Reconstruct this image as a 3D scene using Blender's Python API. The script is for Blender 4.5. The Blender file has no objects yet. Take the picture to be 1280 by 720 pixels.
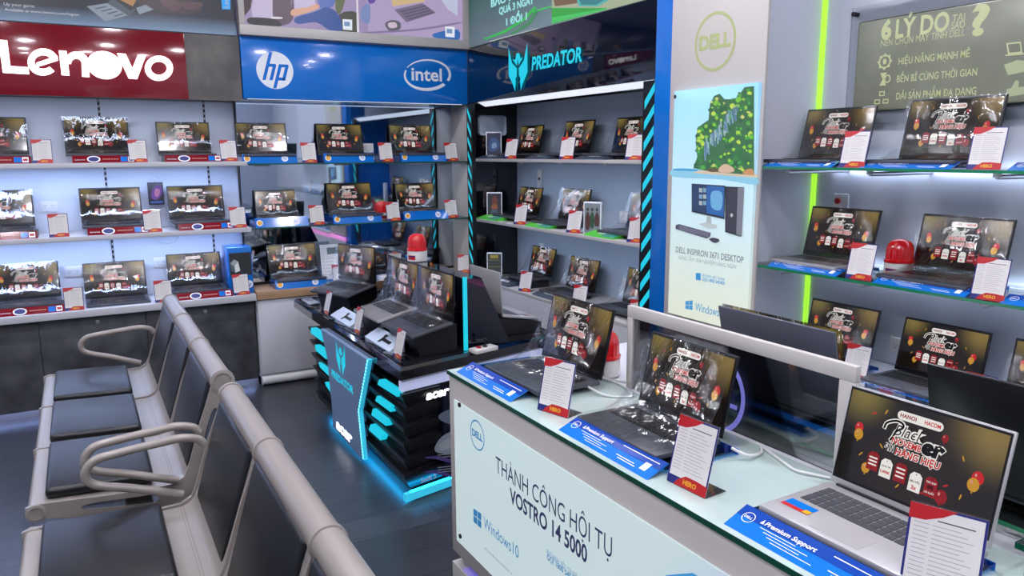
import bpy, bmesh, math, random
from mathutils import Vector, Matrix
random.seed(7)
SC = bpy.context.scene
COL = SC.collection
PI = math.pi
R = math.radians

# ------------------------------------------------------------------ camera
F_PX = 950.0
YAW, PITCH, ROLL, EYE = R(29.5), R(10.13), R(-0.35), Vector((0, 0, 1.5))
fw = Vector((math.sin(YAW) * math.cos(PITCH), math.cos(YAW) * math.cos(PITCH), -math.sin(PITCH)))
r0 = Vector((math.cos(YAW), -math.sin(YAW), 0))
u0 = r0.cross(fw)
rt = r0 * math.cos(ROLL) + u0 * math.sin(ROLL)
up = -r0 * math.sin(ROLL) + u0 * math.cos(ROLL)
cd = bpy.data.cameras.new('camera')
cd.sensor_width = 36
cd.lens = F_PX / 1280 * 36
cd.clip_start = .02
cam = bpy.data.objects.new('camera', cd)
COL.objects.link(cam)
M3 = Matrix((rt, up, -fw)).transposed()
cam.matrix_world = Matrix.Translation(EYE) @ M3.to_4x4()
SC.camera = cam


def look(x, y, ax, val):
    """point of the plane axis=val seen at photo position x, y (used to measure the place)"""
    d = fw + rt * ((x - 640) / F_PX) - up * ((y - 360) / F_PX)
    t = (val - EYE[ax]) / d[ax]
    return EYE + d * t


# --------------------------------------------------------------- materials
def C(h):
    h = h.lstrip('#')
    o = []
    for i in (0, 2, 4):
        c = int(h[i:i + 2], 16) / 255
        o.append(c / 12.92 if c <= .04045 else ((c + .055) / 1.055) ** 2.4)
    return (o[0], o[1], o[2], 1)


MATS = {}


def mat(name, col, rough=.5, metal=0, emit=0, ecol=None, spec=.5, coat=0, trans=0, alpha=1):
    if name in MATS:
        return MATS[name]
    m = bpy.data.materials.new(name)
    m.use_nodes = True
    b = m.node_tree.nodes['Principled BSDF']
    b.inputs['Base Color'].default_value = C(col)
    b.inputs['Roughness'].default_value = rough
    b.inputs['Metallic'].default_value = metal
    b.inputs['Specular IOR Level'].default_value = spec
    b.inputs['Coat Weight'].default_value = coat
    b.inputs['Coat Roughness'].default_value = .04
    b.inputs['Transmission Weight'].default_value = trans
    b.inputs['Alpha'].default_value = alpha
    if emit:
        b.inputs['Emission Color'].default_value = C(ecol or col)
        b.inputs['Emission Strength'].default_value = emit
    MATS[name] = m
    return m


def nodes(m):
    nt = m.node_tree
    return nt, nt.nodes, nt.links, nt.nodes['Principled BSDF']


def noise_col(m, c1, c2, scale, detail=4, stretch=(1, 1, 1), bump=0, lo=.35, hi=.65, rr=None):
    nt, N, L, b = nodes(m)
    tc = N.new('ShaderNodeTexCoord')
    mp = N.new('ShaderNodeMapping')
    mp.inputs['Scale'].default_value = stretch
    nz = N.new('ShaderNodeTexNoise')
    nz.inputs['Scale'].default_value = scale
    nz.inputs['Detail'].default_value = detail
    rp = N.new('ShaderNodeValToRGB')
    rp.color_ramp.elements[0].position = lo
    rp.color_ramp.elements[1].position = hi
    rp.color_ramp.elements[0].color = C(c1)
    rp.color_ramp.elements[1].color = C(c2)
    L.new(tc.outputs['Object'], mp.inputs[0])
    L.new(mp.outputs[0], nz.inputs['Vector'])
    L.new(nz.outputs['Fac'], rp.inputs[0])
    L.new(rp.outputs[0], b.inputs['Base Color'])
    if bump:
        bp = N.new('ShaderNodeBump')
        bp.inputs['Strength'].default_value = bump
        bp.inputs['Distance'].default_value = .01
        L.new(nz.outputs['Fac'], bp.inputs['Height'])
        L.new(bp.outputs[0], b.inputs['Normal'])
    return m


# floor: dark grey wooden planks, satin
M_floor = mat('floor_planks', '#2a2c31', .3)


def floor_nodes():
    nt, N, L, b = nodes(M_floor)
    tc = N.new('ShaderNodeTexCoord')
    mp = N.new('ShaderNodeMapping')
    mp.inputs['Rotation'].default_value = (0, 0, 0)
    br = N.new('ShaderNodeTexBrick')
    br.inputs['Scale'].default_value = 1
    br.inputs['Brick Width'].default_value = 1.2
    br.inputs['Row Height'].default_value = .18
    br.inputs['Mortar Size'].default_value = .002
    br.inputs['Color1'].default_value = C('#44464c')
    br.inputs['Color2'].default_value = C('#37393f')
    br.inputs['Mortar'].default_value = C('#101114')
    br.offset = .37
    mp2 = N.new('ShaderNodeMapping')
    mp2.inputs['Scale'].default_value = (3, 60, 1)
    nz = N.new('ShaderNodeTexNoise')
    nz.inputs['Scale'].default_value = 1.5
    nz.inputs['Detail'].default_value = 6
    mx = N.new('ShaderNodeMix')
    mx.data_type = 'RGBA'
    mx.blend_type = 'MULTIPLY'
    mx.inputs[0].default_value = .75
    rp = N.new('ShaderNodeValToRGB')
    rp.color_ramp.elements[0].color = (.35, .35, .36, 1)
    rp.color_ramp.elements[1].color = (1.3, 1.3, 1.3, 1)
    L.new(tc.outputs['Object'], mp.inputs[0])
    L.new(mp.outputs[0], br.inputs['Vector'])
    L.new(tc.outputs['Object'], mp2.inputs[0])
    L.new(mp2.outputs[0], nz.inputs['Vector'])
    L.new(nz.outputs['Fac'], rp.inputs[0])
    L.new(br.outputs['Color'], mx.inputs[6])
    L.new(rp.outputs[0], mx.inputs[7])
    L.new(mx.outputs[2], b.inputs['Base Color'])
    bp = N.new('ShaderNodeBump')
    bp.inputs['Strength'].default_value = .12
    bp.inputs['Distance'].default_value = .01
    L.new(nz.outputs['Fac'], bp.inputs['Height'])
    L.new(bp.outputs[0], b.inputs['Normal'])


floor_nodes()
M_wall = mat('wall_paint', '#c9ccd6', .6)
M_ceil = mat('ceiling_paint', '#d8dae0', .8)
M_panel = mat('white_panel', '#d4d8e2', .35)
M_panelgrey = mat('grey_panel', '#c3c3c6', .4)
M_warm = mat('warm_white_panel', '#c2bdb7', .4)
M_conc = noise_col(mat('concrete_laminate', '#5c5955', .45), '#4a4846', '#716c66', 4, 6)
M_concd = noise_col(mat('dark_concrete_laminate', '#3c3d40', .42), '#303134', '#55565a', 5, 6)
M_rail = mat('black_rail', '#15161a', .5)
M_red = mat('red_acrylic', '#7c0f1d', .12, coat=.4)
M_blue = mat('blue_acrylic', '#0c70cc', .15, coat=.3)
M_bluetray = mat('blue_tray_acrylic', '#0f6fc9', .12, coat=.5)
M_bluedk = mat('dark_blue_tray', '#0a3f9a', .15, coat=.5)
M_black = mat('black_gloss', '#04050a', .06, coat=.6)
M_blackm = mat('black_satin', '#0b0c10', .35)
M_navyg = mat('navy_gloss', '#060c1c', .05, coat=.5)
M_white = mat('white_plastic', '#dcdcdc', .35)
M_paper = mat('paper', '#d9d5d0', .6)
M_redp = mat('print_red', '#b3131c', .4)
M_navy = mat('print_navy', '#1c2370', .4)
M_gold = mat('print_gold', '#e2a31d', .4)
M_greyp = mat('print_grey', '#8b8a90', .6)
M_greydk = mat('print_dark_grey', '#4b4b58', .6)
M_wprint = mat('print_white', '#e8edf2', .4)
M_lit = mat('lit_white_letters', '#ffffff', .4, emit=1.6)
M_ledw = mat('cool_led', '#cfe0ff', .4, emit=48, ecol='#b4ccff')
M_ledw2 = mat('white_led', '#ffffff', .4, emit=1.0, ecol='#dfe6f4')
M_ledw3 = mat('shelf_led', '#ffffff', .4, emit=24, ecol='#d0e0ff')
M_cyan = mat('cyan_led', '#104048', .4, emit=.85, ecol='#1cd6f2')
M_cyanl = mat('cyan_led_soft', '#39c9e8', .4, emit=.5, ecol='#3cc4e6')
M_cyand = mat('cyan_led_dots', '#b8fbff', .4, emit=1.6, ecol='#9ff6ff')
M_glow = mat('floor_glow_led', '#22b8ff', .4, emit=16, ecol='#10a8f0')
M_green = mat('green_led', '#a6f03c', .4, emit=.9, ecol='#a4ec3c')
M_pink = mat('pink_led', '#f49ad6', .4, emit=.9, ecol='#f48ccf')
M_purple = mat('purple_led', '#a89cf2', .4, emit=1.6, ecol='#8f86ff')
M_alu = mat('brushed_aluminium', '#b9bbc0', .3, metal=.8)
M_steel = mat('silver_grey_steel', '#989089', .3, metal=.15)
M_leather = mat('black_leather', '#0a0b10', .36)
M_deck = mat('laptop_dark_deck', '#4b4e55', .35, metal=.1)
M_decks = mat('laptop_silver_deck', '#b4b2b2', .35, metal=.35)
M_keys = mat('laptop_keys', '#101114', .45)
M_keysg = mat('laptop_grey_keys', '#3a3c42', .45)
M_lid = mat('laptop_lid', '#0c0d11', .3)
M_lidgrey = mat('laptop_grey_lid', '#4a4d58', .38)
M_wood = noise_col(mat('light_wood', '#b08f6d', .5), '#a07f5f', '#bd9c7a', 3, 5, (1, 8, 8))
M_cab = mat('cabinet_white', '#c9cad0', .4)
M_predback = mat('blue_grey_panel', '#b3c2d2', .45)
M_shelf = mat('shelf_board', '#b9b6b4', .4)
M_cable = mat('cable_white', '#cfd0d0', .5)
M_sil = mat('siren_base', '#d6d3ce', .4)
M_greenp = mat('print_green', '#4fc235', .35)
M_tealp = mat('print_teal', '#3f8f7e', .35)
M_wedge = mat('label_dark_grey', '#3c4856', .3)
M_wedgew = mat('label_white', '#c5d2e4', .3)
M_skyb = mat('print_skyblue', '#2b98de', .5, emit=.35)
M_hidden = mat('dark_backing', '#15171b', .7)


def glass_mat(name, tint, refl=.12, rough=.02):
    m = bpy.data.materials.new(name)
    m.use_nodes = True
    nt = m.node_tree
    N, L = nt.nodes, nt.links
    N.clear()
    o = N.new('ShaderNodeOutputMaterial')
    mx = N.new('ShaderNodeMixShader')
    t = N.new('ShaderNodeBsdfTransparent')
    t.inputs[0].default_value = tint
    g = N.new('ShaderNodeBsdfGlossy')
    g.inputs['Roughness'].default_value = rough
    lw = N.new('ShaderNodeFresnel')
    lw.inputs['IOR'].default_value = 1.45
    mt = N.new('ShaderNodeMath')
    mt.operation = 'MULTIPLY_ADD'
    mt.inputs[1].default_value = .9
    mt.inputs[2].default_value = refl
    L.new(lw.outputs[0], mt.inputs[0])
    L.new(mt.outputs[0], mx.inputs[0])
    L.new(t.outputs[0], mx.inputs[1])
    L.new(g.outputs[0], mx.inputs[2])
    L.new(mx.outputs[0], o.inputs[0])
    MATS[name] = m
    return m


M_glass = glass_mat('clear_glass', (.9, .95, .93, 1), .02)
M_acryl = glass_mat('clear_acrylic', (.96, .97, .98, 1), .02)
M_bluegl = glass_mat('blue_clear_acrylic', (.25, .6, .95, 1), .04)
M_edge = mat('glass_green_edge', '#0d4a38', .15, coat=.5)
M_edgel = mat('glass_lit_green_edge', '#1b7a50', .15, coat=.5)
M_mirror = mat('mirror', '#c3ced8', .03, metal=1)


def film_mat():
    m = glass_mat('plastic_film', (.97, .975, .98, 1), .045, .09)
    nt = m.node_tree
    N, L = nt.nodes, nt.links
    g = [n for n in N if n.type == 'BSDF_GLOSSY'][0]
    fr = [n for n in N if n.type == 'FRESNEL'][0]
    tc = N.new('ShaderNodeTexCoord')
    mp = N.new('ShaderNodeMapping')
    mp.inputs['Scale'].default_value = (22, 5, 5)
    nz = N.new('ShaderNodeTexNoise')
    nz.inputs['Scale'].default_value = 1.6
    nz.inputs['Detail'].default_value = 3
    nz.inputs['Distortion'].default_value = 1.2
    bp = N.new('ShaderNodeBump')
    bp.inputs['Strength'].default_value = .32
    bp.inputs['Distance'].default_value = .012
    L.new(tc.outputs['Object'], mp.inputs[0])
    L.new(mp.outputs[0], nz.inputs['Vector'])
    L.new(nz.outputs['Fac'], bp.inputs['Height'])
    L.new(bp.outputs[0], g.inputs['Normal'])
    L.new(bp.outputs[0], fr.inputs['Normal'])
    return m


M_film = film_mat()


def wallpaper_mat():
    m = mat('screen_wallpaper', '#0c0806', .14, coat=.5)
    nt, N, L, b = nodes(m)
    tc = N.new('ShaderNodeTexCoord')
    acc = None
    for (cx, cy, rad, colr) in ((-.13, .185, .085, '#7d6e34'), (.135, .18, .11, '#85703a'), (0, .05, .17, '#20150f')):
        v = N.new('ShaderNodeVectorMath')
        v.operation = 'DISTANCE'
        v.inputs[1].default_value = (cx, cy, 0)
        L.new(tc.outputs['Object'], v.inputs[0])
        r = N.new('ShaderNodeMapRange')
        r.interpolation_type = 'SMOOTHSTEP'
        r.inputs['From Min'].default_value = 0
        r.inputs['From Max'].default_value = rad
        r.inputs['To Min'].default_value = 1
        r.inputs['To Max'].default_value = 0
        L.new(v.outputs['Value'], r.inputs['Value'])
        mx = N.new('ShaderNodeMix')
        mx.data_type = 'RGBA'
        mx.inputs[7].default_value = C(colr)
        if acc is None:
            mx.inputs[6].default_value = C('#0d0907')
        else:
            L.new(acc, mx.inputs[6])
        L.new(r.outputs[0], mx.inputs[0])
        acc = mx.outputs[2]
    L.new(acc, b.inputs['Emission Color'])
    b.inputs['Emission Strength'].default_value = .9
    return m


M_wp = wallpaper_mat()
ES = .7
M_swhite = mat('screen_white', '#222222', .2, emit=ES * 1.2, ecol='#f2eee9')
M_sblack = mat('screen_black', '#020202', .2, emit=.05, ecol='#141414')
M_sred = mat('screen_red', '#200000', .2, emit=ES, ecol='#d8262c')
M_sdred = mat('screen_dark_red', '#200000', .2, emit=ES, ecol='#9c1a22')
M_sgold = mat('screen_gold', '#201000', .2, emit=ES, ecol='#dba030')
M_spink = mat('screen_pink', '#200000', .2, emit=ES, ecol='#e8a9a4')


def glow(name, hexc, s=.8):
    return mat(name, '#303030', .35, emit=s, ecol=hexc)


# ----------------------------------------------------------- mesh building
def rot_to(M, p):
    return M @ Vector(p)


class MB:
    def __init__(s):
        s.v, s.f, s.mi, s.mats = [], [], [], []

    def mid(s, m):
        if m not in s.mats:
            s.mats.append(m)
        return s.mats.index(m)

    def add(s, vs, fs, m, M=None):
        o = len(s.v)
        k = s.mid(m)
        for p in vs:
            s.v.append(tuple(M @ Vector(p)) if M else tuple(p))
        for f in fs:
            s.f.append([i + o for i in f])
            s.mi.append(k)
        return s

    def box(s, x0, x1, y0, y1, z0, z1, m, bevel=0, M=None, seg=2):
        x0, x1 = min(x0, x1), max(x0, x1)
        y0, y1 = min(y0, y1), max(y0, y1)
        z0, z1 = min(z0, z1), max(z0, z1)
        vs = [(x, y, z) for x in (x0, x1) for y in (y0, y1) for z in (z0, z1)]
        fs = [(0, 1, 3, 2), (4, 6, 7, 5), (0, 4, 5, 1), (2, 3, 7, 6), (0, 2, 6, 4), (1, 5, 7, 3)]
        if bevel:
            bm = bmesh.new()
            bv = [bm.verts.new(v) for v in vs]
            for f in fs:
                bm.faces.new([bv[i] for i in f])
            bmesh.ops.bevel(bm, geom=bm.edges[:], offset=bevel, segments=seg, profile=.5, affect='EDGES')
            bm.verts.index_update()
            vs = [tuple(v.co) for v in bm.verts]
            fs = [[v.index for v in f.verts] for f in bm.faces]
            bm.free()
        return s.add(vs, fs, m, M)

    def poly(s, pts, m, M=None):
        return s.add(pts, [list(range(len(pts)))], m, M)

    def prism(s, pts, d, m, M=None):
        """pts: closed loop of 3-D points, d: extrusion vector"""
        n = len(pts)
        d = Vector(d)
        a = [Vector(p) for p in pts]
        vs = a + [p + d for p in a]
        nrm = Vector((0, 0, 0))
        for i in range(n):
            nrm += a[i].cross(a[(i + 1) % n])
        fl = nrm.dot(d) > 0
        fs = []
        base = list(range(n))
        top = [i + n for i in base]
        fs.append(base[::-1] if fl else base)
        fs.append(top if fl else top[::-1])
        for i in range(n):
            j = (i + 1) % n
            q = [i, j, j + n, i + n]
            fs.append(q if fl else q[::-1])
        return s.add([tuple(v) for v in vs], fs, m, M)

    def tube(s, pts, r, m, n=8, closed=False, M=None):
        P = [Vector(p) for p in pts]
        k = len(P)
        vs, fs = [], []
        ref = None
        for i in range(k):
            a = P[(i - 1) % k] if (closed or i > 0) else P[i]
            b = P[(i + 1) % k] if (closed or i < k - 1) else P[i]
            t = (b - a).normalized()
            if ref is None:
                ref = Vector((0, 0, 1)) if abs(t.z) < .9 else Vector((1, 0, 0))
            x = (ref - t * ref.dot(t)).normalized()
            ref = x
            y = t.cross(x)
            for j in range(n):
                an = 2 * PI * j / n
                vs.append(tuple(P[i] + x * (r * math.cos(an)) + y * (r * math.sin(an))))
        for i in range(k if closed else k - 1):
            for j in range(n):
                a, b = i * n + j, i * n + (j + 1) % n
                c, d = ((i + 1) % k) * n + (j + 1) % n, ((i + 1) % k) * n + j
                fs.append((a, b, c, d))
        if not closed:
            fs.append(list(range(n))[::-1])
            fs.append([(k - 1) * n + j for j in range(n)])
        return s.add(vs, fs, m, M)

    def cyl(s, p0, p1, r, m, n=16, M=None):
        return s.tube([p0, p1], r, m, n, False, M)

    def lathe(s, prof, m, c=(0, 0, 0), n=20, M=None):
        vs, fs = [], []
        for (r, z) in prof:
            for j in range(n):
                a = 2 * PI * j / n
                vs.append((c[0] + r * math.cos(a), c[1] + r * math.sin(a), c[2] + z))
        for i in range(len(prof) - 1):
            for j in range(n):
                fs.append((i * n + j, i * n + (j + 1) % n, (i + 1) * n + (j + 1) % n, (i + 1) * n + j))
        fs.append(list(range(n))[::-1])
        fs.append([(len(prof) - 1) * n + j for j in range(n)])
        return s.add(vs, fs, m, M)

    def build(s, name, parent=None, smooth=True, loc=None, rz=0):
        me = bpy.data.meshes.new(name)
        me.from_pydata(s.v, [], s.f)
        for m in s.mats:
            me.materials.append(m)
        me.polygons.foreach_set('material_index', s.mi)
        if smooth:
            me.polygons.foreach_set('use_smooth', [True] * len(me.polygons))
            me.update()
            me.set_sharp_from_angle(angle=R(32))
        me.update()
        o = bpy.data.objects.new(name, me)
        COL.objects.link(o)
        if parent is not None:
            o.parent = parent
        if loc is not None:
            o.location = loc
        o.rotation_euler.z = rz
        return o


def tag(o, label, cat, group=None):
    o['label'] = label
    o['category'] = cat
    if group:
        o['group'] = group
    return o


def thing(name, label, cat, loc=(0, 0, 0), rz=0, group=None):
    o = bpy.data.objects.new(name, None)
    COL.objects.link(o)
    o.location = loc
    o.rotation_euler = (0, 0, rz)
    o.empty_display_size = .05
    return tag(o, label, cat, group)


def struct(mb, name):
    o = mb.build(name)
    o['kind'] = 'structure'
    return o


def kids(o):
    return [c for c in o.children]


def copy_tree(o, parent=None):
    c = o.copy()
    COL.objects.link(c)
    if parent is not None:
        c.parent = parent
        c.matrix_parent_inverse = o.matrix_parent_inverse.copy()
    for ch in kids(o):
        copy_tree(ch, c)
    return c


_used = set()


def place(proto, loc, rz, label, group=None, scale=1, rx=0, ry=0):
    """first use moves the prototype itself, later uses copy it with its parts"""
    o = proto if proto.name not in _used else copy_tree(proto)
    _used.add(proto.name)
    o.location = loc
    o.rotation_euler = (rx, ry, rz)
    o.scale = (scale, scale, scale)
    o['label'] = label
    if group:
        o['group'] = group
    elif 'group' in o:
        del o['group']
    return o


# ------------------------------------------------------------ text and art
_tc = {}


def text_geom(s, bold=0, shear=0, space=1.0):
    key = (s, bold, shear, space)
    if key in _tc:
        return _tc[key]
    cu = bpy.data.curves.new('txt', 'FONT')
    cu.body = s
    cu.offset = bold
    cu.shear = shear
    cu.space_character = space
    cu.resolution_u = 3
    ob = bpy.data.objects.new('txt', cu)
    COL.objects.link(ob)
    dg = bpy.context.evaluated_depsgraph_get()
    me = bpy.data.meshes.new_from_object(ob.evaluated_get(dg))
    vs = [tuple(v.co) for v in me.vertices]
    fs = [list(p.vertices) for p in me.polygons]
    bpy.data.objects.remove(ob)
    bpy.data.curves.remove(cu)
    bpy.data.meshes.remove(me)
    if not vs:
        vs = [(0, 0, 0), (1, 0, 0), (0, .1, 0)]
        fs = []
    x0 = min(v[0] for v in vs)
    x1 = max(v[0] for v in vs)
    y0 = min(v[1] for v in vs)
    y1 = max(v[1] for v in vs)
    _tc[key] = (vs, fs, x0, x1, y0, y1)
    return _tc[key]


def shape_geom(loops, res=1):
    """filled 2-D outlines (holes allowed) -> verts, faces"""
    cu = bpy.data.curves.new('shp', 'CURVE')
    cu.dimensions = '2D'
    cu.fill_mode = 'BOTH'
    for lp in loops:
        sp = cu.splines.new('POLY')
        sp.points.add(len(lp) - 1)
        for p, q in zip(sp.points, lp):
            p.co = (q[0], q[1], 0, 1)
        sp.use_cyclic_u = True
    ob = bpy.data.objects.new('shp', cu)
    COL.objects.link(ob)
    dg = bpy.context.evaluated_depsgraph_get()
    me = bpy.data.meshes.new_from_object(ob.evaluated_get(dg))
    bm = bmesh.new()
    bm.from_mesh(me)
    bmesh.ops.remove_doubles(bm, verts=bm.verts[:], dist=1e-6)
    bm.verts.index_update()
    vs = [tuple(v.co) for v in bm.verts]
    fs = [[v.index for v in f.verts] for f in bm.faces]
    bm.free()
    bpy.data.objects.remove(ob)
    bpy.data.curves.remove(cu)
    bpy.data.meshes.remove(me)
    # consistent facing: +z
    out = []
    for f in fs:
        n = Vector((0, 0, 0))
        for i in range(len(f)):
            n += Vector(vs[f[i]]).cross(Vector(vs[f[(i + 1) % len(f)]]))
        out.append(f if n.z > 0 else f[::-1])
    return vs, out


def ell(cx, cy, rx, ry, n=20, a0=0, a1=2 * PI, rot=0):
    pts = []
    full = abs(a1 - a0 - 2 * PI) < 1e-6
    for i in range(n if full else n + 1):
        a = a0 + (a1 - a0) * i / n
        x, y = rx * math.cos(a), ry * math.sin(a)
        pts.append((cx + x * math.cos(rot) - y * math.sin(rot), cy + x * math.sin(rot) + y * math.cos(rot)))
    return pts


def smooth(pts, n=4):
    out = []
    k = len(pts)
    for i in range(k):
        p0, p1, p2, p3 = [Vector(pts[(i + j) % k] + (0,)) if len(pts[(i + j) % k]) == 2 else Vector(pts[(i + j) % k]) for j in (-1, 0, 1, 2)]
        for t in range(n):
            t /= n
            q = .5 * ((2 * p1) + (p2 - p0) * t + (2 * p0 - 5 * p1 + 4 * p2 - p3) * t * t + (3 * p1 - p0 - 3 * p2 + p3) * t ** 3)
            out.append((q.x, q.y) if len(pts[0]) == 2 else tuple(q))
    return out


def curve(pts, n=5):
    P = [Vector(p) for p in pts]
    P = [P[0] * 2 - P[1]] + P + [P[-1] * 2 - P[-2]]
    out = []
    for i in range(1, len(P) - 2):
        p0, p1, p2, p3 = P[i - 1:i + 3]
        for t in range(n):
            t /= n
            out.append(.5 * ((2 * p1) + (p2 - p0) * t + (2 * p0 - 5 * p1 + 4 * p2 - p3) * t * t + (3 * p1 - p0 - 3 * p2 + p3) * t ** 3))
    out.append(P[-2])
    return out


class Fr:
    """a plane to draw on: origin, right and up axes; k layers stand .5 mm apart"""

    def __init__(s, O, U, V, step=.0005):
        s.O, s.U, s.V = Vector(O), Vector(U).normalized(), Vector(V).normalized()
        s.N = s.U.cross(s.V)
        s.step = step

    def p(s, u, v, k=0):
        return tuple(s.O + s.U * u + s.V * v + s.N * (k * s.step))

    def px(s, x, y):
        d = fw + rt * ((x - 640) / F_PX) - up * ((y - 360) / F_PX)
        t = (s.O - EYE).dot(s.N) / d.dot(s.N)
        q = EYE + d * t - s.O
        return (q.dot(s.U), q.dot(s.V))

    def poly(s, mb, pts, m, k=1):
        A = sum(pts[i][0] * pts[(i + 1) % len(pts)][1] - pts[(i + 1) % len(pts)][0] * pts[i][1] for i in range(len(pts)))
        if A < 0:
            pts = pts[::-1]
        mb.poly([s.p(a, b, k) for a, b in pts], m)

    def pxpoly(s, mb, pts, m, k=1, sm=0):
        q = [s.px(*p) for p in pts]
        s.poly(mb, smooth(q, sm) if sm else q, m, k)

    def shape(s, mb, loops, m, k=1, depth=0):
        vs, fs = shape_geom(loops)
        mb.add([s.p(a, b, k) for a, b, _ in vs], fs, m)
        if depth:
            for lp in loops:
                n = len(lp)
                vv = [s.p(a, b, k) for a, b in lp] + [tuple(Vector(s.p(a, b, k)) - s.N * depth) for a, b in lp]
                mb.add(vv, [(i, (i + 1) % n, (i + 1) % n + n, i + n) for i in range(n)], m)

    def rect(s, mb, u0, u1, v0, v1, m, k=1):
        s.poly(mb, [(u0, v0), (u1, v0), (u1, v1), (u0, v1)], m, k)

    def text(s, mb, t, u, v, m, w=None, h=None, k=1, bold=0, shear=0, align='l', space=1.0, rot=0):
        vs, fs, x0, x1, y0, y1 = text_geom(t, bold, shear, space)
        sx = sy = None
        if w is not None:
            sx = w / (x1 - x0)
        if h is not None:
            sy = h / .727
        sx = sx or sy
        sy = sy or sx
        W = (x1 - x0) * sx
        du = {'l': 0, 'c': -W / 2, 'r': -W}[align]
        ca, sa = math.cos(rot), math.sin(rot)
        out = []
        for a, b, _ in vs:
            x, y = (a - x0) * sx + du, b * sy
            out.append(s.p(u + x * ca - y * sa, v + x * sa + y * ca, k))
        mb.add(out, fs, m)

    def pxtext(s, mb, t, a, b, m, h=None, k=1, bold=0, shear=0, space=1.0):
        """text whose baseline runs from photo point a to b"""
        p, q = s.px(*a), s.px(*b)
        s.text(mb, t, p[0], (p[1] + q[1]) / 2, m, w=q[0] - p[0], h=h, k=k, bold=bold, shear=shear, space=space)


FB = lambda y: Fr((0, y, 0), (1, 0, 0), (0, 0, 1))       # plane facing the viewer on the far wall
FR = lambda x: Fr((x, 0, 0), (0, -1, 0), (0, 0, 1))      # plane on the right-hand wall, facing left

# ============================================================= prototypes
LW, LD, LH, TILT = .335, .215, .215, R(13)
F0 = Fr((0, 0, 0), (1, 0, 0), (0, 1, 0), .0003)


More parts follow.
